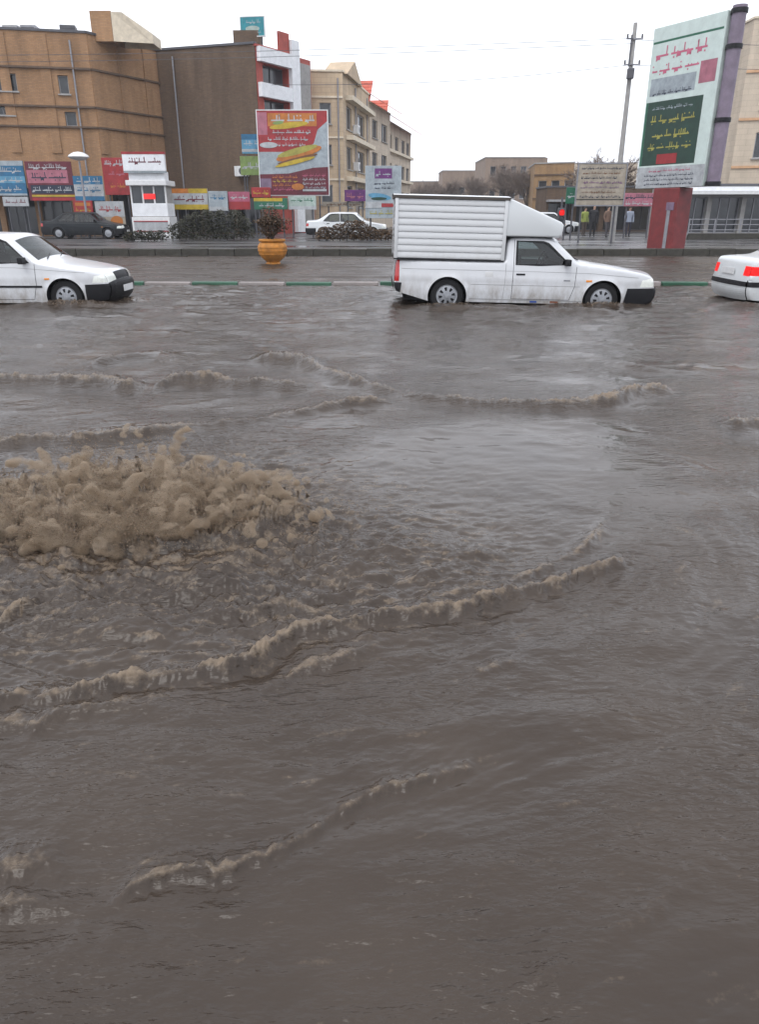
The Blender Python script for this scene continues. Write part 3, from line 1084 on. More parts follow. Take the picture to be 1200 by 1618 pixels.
def build_car(root, sp):
    """body from a side silhouette: curved side panels cut into doors, glass and bumpers, and a crowned strip over the top"""
    L, W = sp['L'], sp['W']
    pr = chaikin(sp['profile'])
    pr = dens(pr, .06, False)
    P3 = np.array(pr)
    line = P3[:, :2]
    zs, rr, rz = sp['sill'], sp['ra'], sp['wr']
    xr, xf = sp['xr'], sp['xf']
    bot = []
    for xc in (xr, xf):
        dz = zs - rz
        hd = math.sqrt(rr * rr - dz * dz)
        a0 = math.atan2(dz, -hd)
        a1 = math.atan2(dz, hd)
        if a0 < 0:
            a0 += 2 * math.pi
        bot.append((xc - hd, zs))
        for k in range(1, 24):
            a = a0 + (a1 - a0) * k / 24
            bot.append((xc + rr * math.cos(a), rz + rr * math.sin(a)))
        bot.append((xc + hd, zs))
    bot2 = dens([tuple(line[-1])] + bot + [tuple(line[0])], .08, False)[1:-1]
    outline = [tuple(p) for p in line] + [tuple(p[:2]) for p in bot2]
    zb, tum, er = sp['belt'], sp.get('tumble', .32), sp.get('edge', .05)

    def S(P):
        x, z = P[:, 0], P[:, 1]
        w_ = np.full(len(P), W)
        f = np.clip((x - (L - .95)) / .95, 0, 1)
        w_ -= sp.get('af', .16) * f ** 2.4
        g = np.clip((.8 - x) / .8, 0, 1)
        w_ -= sp.get('ar', .07) * g ** 2.2
        w_ -= .05 * np.clip((.42 - z) / .3, 0, 1) ** 1.5
        w_ -= .022 * np.clip((z - .60) / .3, 0, 1) ** 1.5
        w_ += .006 * np.exp(-((z - .60) / .025) ** 2)
        # flare round the wheel arches
        for xc in (xr, xf):
            dd = np.hypot(x - xc, z - rz)
            w_ += .014 * np.exp(-((dd - rr) / .035) ** 2)
        w_ -= tum * np.clip(z - zb, 0, None)
        d = dist_poly(P, line)
        q = np.clip(er - d, 0, er)
        w_ -= er - np.sqrt(np.maximum(er * er - q * q, 0))
        return w_
    # constrained triangulation of the side
    verts, edges = [], []

    def add_loop(lp):
        n0 = len(verts)
        verts.extend([Vector(p) for p in lp])
        k = len(lp)
        edges.extend([(n0 + i, n0 + (i + 1) % k) for i in range(k)])
    add_loop(outline)
    for rg in sp['regions']:
        add_loop(dens(rg['poly'], .06))
    gxs = np.arange(0.02, L, .055)
    gzs = np.arange(.1, 1.5, .05)
    G = np.array([(a, b_) for a in gxs for b_ in gzs])
    G = G[pip(G, outline)]
    G = G[dist_poly(G, outline, True) > .012]
    verts.extend([Vector(p) for p in G])
    # ring of points near the rounded edge
    nrm = np.gradient(line, axis=0)
    nrm = np.stack([nrm[:, 1], -nrm[:, 0]], 1)
    nrm /= np.linalg.norm(nrm, axis=1)[:, None] + 1e-9
    for off in (.25, .6, 1.0):
        for sgn in (1, -1):
            Q = line + nrm * sgn * er * off
            Q = Q[pip(Q, outline)]
            Q = Q[dist_poly(Q, line) > er * off * .9]
            verts.extend([Vector(p) for p in Q])
    vo, eo, fo, _, _, _ = geometry.delaunay_2d_cdt(verts, edges, [], 0, 1e-5)
    V2 = np.array([v[:] for v in vo])
    T = np.array([f for f in fo])
    Cn = V2[T].mean(1)
    keep = pip(Cn, outline)
    T, Cn = T[keep], Cn[keep]
    lab = np.full(len(T), -1)
    for k, rg in enumerate(sp['regions']):
        msk = pip(Cn, dens(rg['poly'], .06)) & (lab < 0)
        lab[msk] = k
    ysurf = S(V2)
    bags = {}

    def bag(key, mt):
        if key not in bags:
            bags[key] = (MB(), mt)
        return bags[key][0]
    for sgn in (-1, 1):
        for k in range(-1, len(sp['regions'])):
            tri = T[lab == k]
            if not len(tri):
                continue
            if k < 0:
                key, mt, off = ('body', 0), sp['paint'], 0
            else:
                rg = sp['regions'][k]
                key = (rg['name'], 0 if rg.get('wrap') else (sgn if rg.get('pair') else (k + 1) * sgn))
                mt, off = rg['mat'], rg.get('off', 0)
            m_ = bag(key, mt)
            n0 = len(m_.v)
            m_.v += [(V2[i, 0], sgn * (ysurf[i] + off), V2[i, 1]) for i in range(len(V2))] if False else []
            used = np.unique(tri)
            remap = {int(u): n0 + j for j, u in enumerate(used)}
            m_.v += [(float(V2[u, 0]), float(sgn * (ysurf[u] + off)), float(V2[u, 1])) for u in used]
            for t in tri:
                f = tuple(remap[int(i)] for i in t)
                m_.f.append(f if sgn < 0 else f[::-1])
    # top strip
    us = np.array(sorted(set(list(np.round(np.linspace(-1, 1, 17), 4)) + [-.93, .93, -.56, .56, -.74, .74, -.2, .2])))
    Ye = S(line)
    tg = np.gradient(line, axis=0)
    nn = np.stack([tg[:, 1], -tg[:, 0]], 1)
    nn /= np.linalg.norm(nn, axis=1)[:, None]
    if nn[len(nn) // 2, 1] < 0:
        nn = -nn
    rows = []
    for i in range(len(line)):
        cr = P3[i, 2] * (1 - us ** 2)
        rows.append([(line[i, 0] + nn[i, 0] * c, u * Ye[i], line[i, 1] + nn[i, 1] * c) for u, c in zip(us, cr)])
    for i in range(len(line) - 1):
        cx, cz = (line[i] + line[i + 1]) / 2
        for j in range(len(us) - 1):
            uc = (us[j] + us[j + 1]) / 2
            hit = sp['strip'](cx, cz, uc)
            if hit is None:
                m_, off = bag(('body', 0), sp['paint']), 0
            else:
                nm, key2, mt, off = hit
                m_ = bag((nm, key2), mt)
            q = [rows[i][j], rows[i][j + 1], rows[i + 1][j + 1], rows[i + 1][j]]
            if off:
                o2 = ((nn[i] + nn[i + 1]) / 2) * off
                q = [(p[0] + o2[0], p[1], p[2] + o2[1]) for p in q]
            m_.quad(*q)
    out = {}
    for (nm, k), (m_, mt) in bags.items():
        out[(nm, k)] = m_.build(nm, mt, root, True, 40, weld=True)
    # black rubber round side glass, shut lines of doors
    for k, rg in enumerate(sp['regions']):
        if rg.get('trim'):
            pl = dens(rg['poly'], .05)
            pa = np.array(pl)
            cen = pa.mean(0)
            outp = pa + (pa - cen) / np.linalg.norm(pa - cen, axis=1)[:, None] * rg['trim']
            inp = pa - (pa - cen) / np.linalg.norm(pa - cen, axis=1)[:, None] * rg['trim'] * .6
            ya, yb = S(outp) + .004, S(inp) + .003
            for sgn in (-1, 1):
                m_ = MB()
                kk = len(pl)
                for i in range(kk):
                    j = (i + 1) % kk
                    m_.quad((outp[i, 0], sgn * ya[i], outp[i, 1]), (outp[j, 0], sgn * ya[j], outp[j, 1]), (inp[j, 0], sgn * yb[j], inp[j, 1]), (inp[i, 0], sgn * yb[i], inp[i, 1]))
                par = out.get((rg['name'], (k + 1) * sgn), root)
                m_.build(rg.get('trim_name', 'window_seal'), 'black_plastic', par)
    for sm in sp.get('seams', []):
        pl = np.array(dens(sm['line'], .04, False))
        tg2 = np.gradient(pl, axis=0)
        n2 = np.stack([-tg2[:, 1], tg2[:, 0]], 1)
        n2 /= np.linalg.norm(n2, axis=1)[:, None]
        wd = sm.get('w', .007) / 2
        a_, b_ = pl + n2 * wd, pl - n2 * wd
        ya, yb = S(a_) + sm.get('off', .0025), S(b_) + sm.get('off', .0025)
        for sgn in (-1, 1):
            m_ = MB()
            for i in range(len(pl) - 1):
                m_.quad((a_[i, 0], sgn * ya[i], a_[i, 1]), (a_[i + 1, 0], sgn * ya[i + 1], a_[i + 1, 1]), (b_[i + 1, 0], sgn * yb[i + 1], b_[i + 1, 1]), (b_[i, 0], sgn * yb[i], b_[i, 1]))
            m_.build(sm['name'], sm.get('mat', 'dark_void'), root)
    # wheel housings, floor, wheels
    for xc in (xr, xf):
        for sgn in (-1, 1):
            m_ = MB()
            prev = None
            for k in range(25):
                a = math.pi * (-.12 + 1.24 * k / 24)
                x_, z_ = xc + (rr + .004) * math.cos(a), rz + (rr + .004) * math.sin(a)
                yo = float(S(np.array([[x_, max(z_, zs)]]))[0]) - .004
                cur = ((x_, sgn * yo, z_), (x_, sgn * (W - .32), z_))
                if prev:
                    m_.quad(prev[0], cur[0], cur[1], prev[1])
                prev = cur
            m_.poly([(xc + rr * math.cos(math.pi * (-.12 + 1.24 * k / 24)), sgn * (W - .32), rz + rr * math.sin(math.pi * (-.12 + 1.24 * k / 24))) for k in range(25)])
            m_.build('wheel_arch', 'dark_void', root, weld=True)
    MB().box((L / 2, 0, zs + .02), (L - .35, 2 * W - .16, .03)).build('floor_pan', 'dark_void', root)
    for xc in (xr, xf):
        for sgn in (-1, 1):
            make_wheel(root, xc, sgn * (W - .045), sgn, sp['wr_t'], sp.get('rim', 'hubcap'), sp.get('slots', True))
    return out, S


def side_fit(root, S, name, x, z, size, m, bev=.012, out=0.0, both=True):
    """a small fitting sitting on the body side"""
    y = float(S(np.array([[x, z]]))[0]) + out
    r0 = None
    for sgn in ((-1, 1) if both else (-1,)):
        o = MB().bbox((x, sgn * y, z), size, bev).build(name, m, root, True)
        r0 = r0 or o
    return r0


def mirror(root, S, x, z):
    for sgn in (-1, 1):
        y = float(S(np.array([[x, z]]))[0])
        m_ = MB().bbox((x, sgn * (y + .09), z + .03), (.09, .17, .11), .035)
        m_.tube([(x, sgn * (y - .02), z - .01), (x, sgn * (y + .06), z + .01)], .02, 6)
        m_.build('wing_mirror', 'black_plastic', root, True)


def seats(root, xs, W, z0=.42, h=.52):
    for x in xs:
        for s_ in (-1, 1):
            m_ = MB()
            m_.bbox((x + .22, s_ * W * .42, z0), (.5, .46, .16), .05)
            m_.bbox((x - .03, s_ * W * .42, z0 + h * .55), (.14, .46, h), .05)
            m_.bbox((x - .06, s_ * W * .42, z0 + h * .9 + .06), (.10, .24, .14), .04)
            m_.build('seat', 'seat_cloth', root, True)


def dashboard(root, x, z, W):
    m_ = MB().bbox((x, 0, z), (.34, 2 * W - .30, .20), .05)
    m_.build('dashboard', 'black_plastic', root, True)
    t = MB()
    c = Vector((x - .28, W * .40, z + .06))
    ring = [c + Vector((.07 * math.sin(a), .18 * math.cos(a), .17 * math.sin(a))) for a in [2 * math.pi * k / 20 for k in range(21)]]
    t.tube(ring, .014, 6, False)
    t.tube([c, c + Vector((.22, 0, -.06))], .02, 6)
    t.build('steering_wheel', 'black_plastic', root, True)


# ---- the white pickup with its box
def pickup():
    root = thing('pickup_truck', 'white pickup truck with ribbed white cargo box driving through the flood', 'pickup truck', (TRUCK_X, TRUCK_Y, -0.13))
    root.rotation_euler = (0, R(1.35), 0)
    root.scale = (1.022, 1, 1)
    root.location.z = -0.175 + 2.3 * math.sin(R(1.35))
    L, W = 4.58, .82
    prof = [(4.36, .19, .04), (4.50, .22, .07), (4.56, .34, .08), (4.57, .46, .08), (4.545, .495, .08), (4.53, .505, .08), (4.50, .64, .09), (4.45, .685, .07), (4.30, .735, .035), (4.0, .79, .03),
            (3.6, .84, .03), (3.24, .875, .05), (3.14, .885, .08), (2.74, 1.235, .09), (2.62, 1.27, .05), (2.3, 1.288, .035), (2.02, 1.28, .03), (1.93, 1.25, .02), (1.90, 1.15, .0), (1.885, .92, .0), (1.86, .888, 0), (1.5, .885, 0), (.08, .885, 0), (.03, .87, .01),
            (.01, .62, .025), (0.0, .43, .025), (.04, .35, .02)]
    win = [(2.08, .845), (2.99, .862), (2.60, 1.19), (2.52, 1.215), (2.08, 1.225)]
    regs = [dict(name='window', poly=win, mat='car_glass', off=-.012, trim=.022),
            dict(name='front_bumper', poly=[(3.96, .10), (4.7, .10), (4.7, .50), (4.02, .49)], mat='black_plastic', off=.012, wrap=True),
            dict(name='headlight', poly=[(4.24, .515), (4.7, .515), (4.7, .66), (4.46, .668), (4.27, .625)], mat='lens_clear', off=.003, pair=True),
            dict(name='tail_light', poly=[(-.1, .52), (.085, .52), (.085, .87), (-.1, .87)], mat='lens_red', off=.004, pair=True),
            dict(name='rear_bumper', poly=[(-.1, .3), (.10, .3), (.13, .50), (-.1, .50)], mat='black_plastic', off=.014, wrap=True),
            dict(name='door', poly=[(2.03, .27), (3.03, .27), (3.10, .50), (3.11, .84), (2.66, 1.215), (2.55, 1.245), (2.03, 1.255)], mat=MATS['paint_white'], off=.001)]

    def strip(x, z, u):
        a = abs(u)
        if 2.78 < x < 3.12 and z > .9:
            return ('windshield', 0, 'car_glass', -.004) if a < .93 else None
        if 1.88 < x < 1.95 and .95 < z < 1.2:
            return ('rear_window', 0, 'car_glass', 0) if a < .80 else None
        if x > 4.2 and z < .50:
            return ('front_bumper', 0, 'black_plastic', .012)
        if x > 4.4 and .51 < z < .655:
            if a > .56:
                return ('headlight', 1 if u > 0 else -1, 'lens_clear', .003)
            return ('grille', 0, 'black_plastic', -.008)
        if x < .05 and z < .50:
            return ('rear_bumper', 0, 'black_plastic', .014)
        if x < .05 and .52 < z < .86 and a > .88:
            return ('tail_light', 1 if u > 0 else -1, 'lens_red', .004)
        return None
    seams = [dict(name='door_seam', line=[(2.03, 1.25), (2.03, .27), (3.03, .27), (3.10, .50), (3.11, .83)]),
             dict(name='crease', line=[(.12, .735), (1.4, .737), (2.6, .735), (3.4, .725), (4.2, .67)], w=.006, mat=mat('seam_grey', (.25, .25, .25), .6)),
             dict(name='crease', line=[(1.32, .50), (2.3, .502), (3.2, .50)], w=.008, mat='seam_grey'),
             dict(name='sill_strip', line=[(1.30, .255), (2.3, .25), (3.25, .25)], w=.012, mat='seam_grey'),
             dict(name='bed_seam', line=[(1.9, .88), (1.9, .55), (1.88, .27)], w=.006, mat='seam_grey')]
    sp = dict(L=L, W=W, profile=prof, regions=regs, strip=strip, seams=seams, paint='paint_white', sill=.20, ra=.335, wr=.285, wr_t=.295, xr=.92, xf=3.60, belt=.86, tumble=.26, edge=.045)
    out, S = build_car(root, sp)
    side_fit(root, S, 'door_handle', 2.16, .685, (.15, .02, .03), 'black_plastic', .008)
    side_fit(root, S, 'fuel_flap', 1.62, .655, (.13, .008, .12), mat('flap_grey', (.55, .55, .55), .5), .004)
    side_fit(root, S, 'side_lamp', 3.34, .60, (.10, .012, .035), 'lens_amber', .004)
    side_fit(root, S, 'badge', 3.02 - .06, .60, (.11, .006, .022), 'hubcap', .002)
    # blue sticker and rust patch by the sill, as in the photo
    side_fit(root, S, 'sticker', 2.42, .235, (.12, .006, .045), flat('sticker_blue', (.02, .06, .25)), .002, both=False)
    side_fit(root, S, 'rust_patch', 2.78, .235, (.14, .006, .04), flat('rust', (.16, .05, .02), .8, .5), .002, both=False)
    mirror(root, S, 2.93, .87)
    seats(root, (2.15,), W, .42, .56)
    dashboard(root, 2.98, .80, W)
    for y0 in (-.45, .1):
        MB().tube([(3.19, y0, .93), (3.06, y0 + .45, 1.02)], .010, 5).build('wiper', 'black_plastic', root)
    pl = MB().bbox((4.655, 0, .40), (.012, .50, .11), .004)
    pl.build('number_plate', 'frame_white', root)
    # the box: ribbed sides and back, roof, dark edge trim, sloping visor above the cab
    bw, z0, z1, xb0, xb1 = .80, .905, 1.865, -.02, 1.86
    panel = paint_mat('box_white', (.53, .54, .55), .6, 1.3)
    box = thing_part = bpy.data.objects.new('cargo_box', None)
    COL.objects.link(box)
    box.parent = root
    nb = 9
    bh = (z1 - z0) / nb
    pro = []
    for i in range(nb):
        zz = z0 + i * bh
        pro += [(zz + .000, -.008), (zz + .006, -.008), (zz + .014, .007), (zz + .030, .010), (zz + bh * .62, .007), (zz + bh - .010, .002), (zz + bh - .003, -.008)]
    for sgn in (-1, 1):
        m_ = MB()
        for i in range(len(pro) - 1):
            (za, oa), (zc, oc) = pro[i], pro[i + 1]
            q = [(xb0 + .05, sgn * (bw + oa), za), (xb1 - .05, sgn * (bw + oa), za), (xb1 - .05, sgn * (bw + oc), zc), (xb0 + .05, sgn * (bw + oc), zc)]
            m_.quad(*(q if sgn < 0 else q[::-1]))
        m_.build('ribbed_panel', panel, box, True, 28, weld=True)
        for xx in (xb0 + .03, xb1 - .03):
            MB().bbox((xx, sgn * (bw + .002), (z0 + z1) / 2), (.06, .045, z1 - z0), .008).build('corner_post', panel, box, True)
    m_ = MB()
    for i in range(len(pro) - 1):
        (za, oa), (zc, oc) = pro[i], pro[i + 1]
        m_.quad((xb0 - oa, bw - .02, za), (xb0 - oa, -bw + .02, za), (xb0 - oc, -bw + .02, zc), (xb0 - oc, bw - .02, zc))
    m_.build('rear_door', panel, box, True, 28, weld=True)
    MB().bbox((xb1 - .01, 0, (z0 + z1) / 2), (.03, 2 * bw - .05, z1 - z0), .006).build('front_wall', panel, box)
    MB().bbox(((xb0 + xb1) / 2, 0, z1 + .022), (xb1 - xb0 + .05, 2 * bw + .06, .046), .006).build('edge_trim', mat('trim_brown', (.055, .045, .038), .5, .2, 6), box)
    rf = MB()
    for i in range(12):
        ya, yb = -bw - .035 + i * (2 * bw + .07) / 12, -bw - .035 + (i + 1) * (2 * bw + .07) / 12
        f = lambda y: z1 + .047 + .035 * (1 - (y / (bw + .035)) ** 2)
        rf.quad((xb0 - .03, ya, f(ya)), (xb1 + .03, ya, f(ya)), (xb1 + .03, yb, f(yb)), (xb0 - .03, yb, f(yb)))
    rf.build('roof_sheet', panel, box, True, weld=True)
    MB().bbox(((xb0 + xb1) / 2, 0, z0 - .006), (xb1 - xb0, 2 * bw + .03, .022), .004).build('base_rail', 'black_plastic', box)
    # visor
    prof2 = [(xb1 + .004, 1.30), (2.76, 1.30), (2.815, 1.335), (2.83, 1.50), (2.79, 1.545), (1.93, 1.885), (xb1 + .004, 1.885)]
    bm = bmesh.new()
    ring = {}
    for s_, yy in ((-1, -bw), (1, bw)):
        vs = []
        for (x, z) in prof2:
            tp = (x - xb1) / 1.0
            vs.append(bm.verts.new((x, yy * (1 - .07 * max(0, tp) ** 2), z)))
        ring[s_] = vs
    bm.faces.new(ring[-1])
    bm.faces.new(ring[1][::-1])
    k = len(prof2)
    for i in range(k):
        bm.faces.new((ring[-1][i], ring[1][i], ring[1][(i + 1) % k], ring[-1][(i + 1) % k]))
    bmesh.ops.recalc_face_normals(bm, faces=bm.faces[:])
    ed = [e for e in bm.edges if abs(e.verts[0].co.y - e.verts[1].co.y) < .2 and max(e.verts[0].co.x, e.verts[1].co.x) > xb1 + .02]
    bmesh.ops.bevel(bm, geom=ed, offset=.035, segments=3, profile=.5, affect='EDGES')
    me = bpy.data.meshes.new('visor')
    bm.to_mesh(me)
    bm.free()
    me.materials.append(MATS['paint_white_clean'])
    me.polygons.foreach_set('use_smooth', [True] * len(me.polygons))
    me.set_sharp_from_angle(angle=R(30))
    vo = bpy.data.objects.new('visor', me)
    COL.objects.link(vo)
    vo.parent = box
    return root


pickup()

SEDAN_PROF = [(4.16, .19, .03), (4.30, .22, .07), (4.365, .34, .09), (4.37, .47, .09), (4.345, .51, .09), (4.335, .52, .09), (4.31, .63, .09), (4.26, .675, .07), (4.1, .725, .035), (3.8, .78, .03),
              (3.5, .83, .03), (3.30, .862, .05), (3.20, .875, .08), (2.72, 1.255, .09), (2.58, 1.295, .05), (2.2, 1.32, .035), (1.75, 1.325, .035), (1.36, 1.30, .035), (1.22, 1.265, .05), (.72, .955, .06),
              (.62, .925, .04), (.4, .915, .03), (.14, .905, .03), (.06, .88, .04), (.03, .72, .05), (.01, .56, .06), (.0, .46, .06), (0.0, .34, .06), (.06, .22, .04)]


def sedan(name, label, loc, rz, paint, front='black_plastic', rear='black_plastic', rim='hubcap', lit=False, strip_rear=False, group=None, slots=True):
    root = thing(name, label, 'car', loc, rz, group)
    L, W = 4.37, .84
    w1 = [(1.90, .865), (3.05, .868), (2.66, 1.20), (2.56, 1.235), (1.90, 1.255)]
    w2 = [(1.00, .885), (1.82, .868), (1.82, 1.258), (1.42, 1.24), (1.30, 1.19), (1.02, .95)]
    P = MATS[paint]
    regs = [dict(name='window', poly=w1, mat='car_glass', off=-.012, trim=.022),
            dict(name='window', poly=w2, mat='car_glass', off=-.012, trim=.022),
            dict(name='front_bumper', poly=[(3.98, .08), (4.6, .08), (4.6, .515), (3.98, .50)], mat=front, off=.014, wrap=True),
            dict(name='headlight', poly=[(4.10, .53), (4.6, .53), (4.6, .655), (4.27, .66), (4.14, .64)], mat='lens_clear', off=.003, pair=True),
            dict(name='tail_light', poly=[(-.1, .63), (.17, .63), (.17, .78), (-.1, .78)], mat='lens_lit_red' if lit else 'lens_red', off=.004, pair=True)]
    if strip_rear:
        regs.append(dict(name='bumper_strip', poly=[(-.1, .44), (.62, .44), (.62, .525), (-.1, .525)], mat='black_plastic', off=.022, wrap=True))
    regs.append(dict(name='rear_bumper', poly=[(-.1, .15), (.56, .15), (.56, .54), (-.1, .54)], mat=rear, off=.012, wrap=True))
    regs += [dict(name='door', poly=[(1.86, .25), (3.06, .25), (3.14, .50), (3.15, .85), (2.74, 1.225), (2.60, 1.27), (1.86, 1.285)], mat=P, off=.001),
             dict(name='door', poly=[(1.30, .50), (1.42, .25), (1.855, .25), (1.855, 1.285), (1.40, 1.27), (1.26, 1.21), (.96, .93), (.97, .80), (1.18, .70)], mat=P, off=.001)]

    def strip(x, z, u):
        a = abs(u)
        if 2.76 < x < 3.18 and z > .895:
            return ('windshield', 0, 'car_glass', -.004) if a < .93 else None
        if .74 < x < 1.20 and z > .95:
            return ('rear_window', 0, 'car_glass', -.004) if a < .93 else None
        if x > 4.0 and z < .515:
            return ('front_bumper', 0, front, .014)
        if x > 4.2 and .53 < z < .65:
            if a > .56:
                return ('headlight', 1 if u > 0 else -1, 'lens_clear', .003)
            return ('grille', 0, 'black_plastic', -.008)
        if x < .2 and strip_rear and .44 < z < .525:
            return ('bumper_strip', 0, 'black_plastic', .022)
        if x < .2 and z < .54:
            return ('rear_bumper', 0, rear, .012)
        if x < .2 and .63 < z < .78 and a > .74:
            return ('tail_light', 1 if u > 0 else -1, 'lens_lit_red' if lit else 'lens_red', .004)
        return None
    seams = [dict(name='door_seam', line=[(1.858, 1.28), (1.858, .25), (3.06, .25), (3.14, .50), (3.15, .84)]),
             dict(name='door_seam', line=[(1.42, .25), (1.30, .50), (1.18, .70), (.97, .80), (.96, .92)]),
             dict(name='side_moulding', line=[(1.32, .47), (2.2, .47), (3.24, .47)], w=.035, mat='black_plastic', off=.010),
             dict(name='crease', line=[(.3, .80), (1.5, .80), (2.8, .785), (4.0, .70)], w=.006, mat=mat('seam_grey', (.25, .25, .25), .6))]
    sp = dict(L=L, W=W, profile=SEDAN_PROF, regions=regs, strip=strip, seams=seams, paint=paint, sill=.19, ra=.33, wr=.285, wr_t=.29, xr=.95, xf=3.62, belt=.865, tumble=.32, edge=.05, rim=rim, slots=slots)
    out, S = build_car(root, sp)
    side_fit(root, S, 'door_handle', 2.02, .745, (.16, .022, .035), 'black_plastic', .008)
    side_fit(root, S, 'door_handle', 1.22, .765, (.16, .022, .035), 'black_plastic', .008)
    side_fit(root, S, 'side_lamp', 3.34, .60, (.09, .012, .03), 'lens_amber', .004)
    mirror(root, S, 2.98, .875)
    seats(root, (2.05, 1.05), W, .42, .52)
    dashboard(root, 3.02, .80, W)
    for y0 in (-.5, .05):
        MB().tube([(3.26, y0, .925), (3.14, y0 + .45, 1.005)], .010, 5).build('wiper', 'black_plastic', root)
    MB().bbox((4.475, 0, .40), (.012, .50, .11), .004).build('number_plate', 'frame_white', root)
    MB().bbox((-.055, 0, .68), (.012, .50, .11), .004).build('number_plate', 'frame_white', root)
    return root


sedan('sedan', 'white sedan with black bumper and side moulding, cut off by the left edge', (SED_X, SED_Y, -.165), R(-.6), 'paint_white', rim='hubcap')
sedan('sedan', 'white sedan with a glowing red tail light, only its rear in view', (REAR_X, REAR_Y, -.15), R(0), 'paint_white_clean', front='paint_white_clean', rear='paint_white_clean', lit=True, strip_rear=True)


# ------------------------------------------------------------------ buildings
brick_mat('brick_yellow', (.41, .228, .112), (.335, .182, .088), (.25, .17, .11), .42)
brick_mat('brick_brown', (.145, .092, .058), (.115, .072, .046), (.10, .075, .055), .42)
brick_mat('stone_beige', (.52, .40, .27), (.47, .36, .25), (.36, .28, .20), .25, .6, .3)
brick_mat('stone_pale', (.55, .46, .36), (.50, .42, .33), (.40, .34, .27), .25, .6, .3)
brick_mat('brick_far', (.30, .22, .165), (.26, .19, .145), (.22, .18, .15), .35)
brick_mat('brick_orange', (.36, .22, .10), (.30, .18, .085), (.22, .15, .09), .35)
flat('wall_red', (.30, .045, .03), .6, .25)
flat('wall_white', (.68, .69, .71), .55, .12)
flat('wall_grey', (.27, .26, .25), .7, .2)
flat('roof_red', (.42, .085, .05), .7, .3)
flat('ledge_dark', (.10, .065, .045), .8, .3)
flat('cream_panel', (.60, .52, .40), .7, .2)


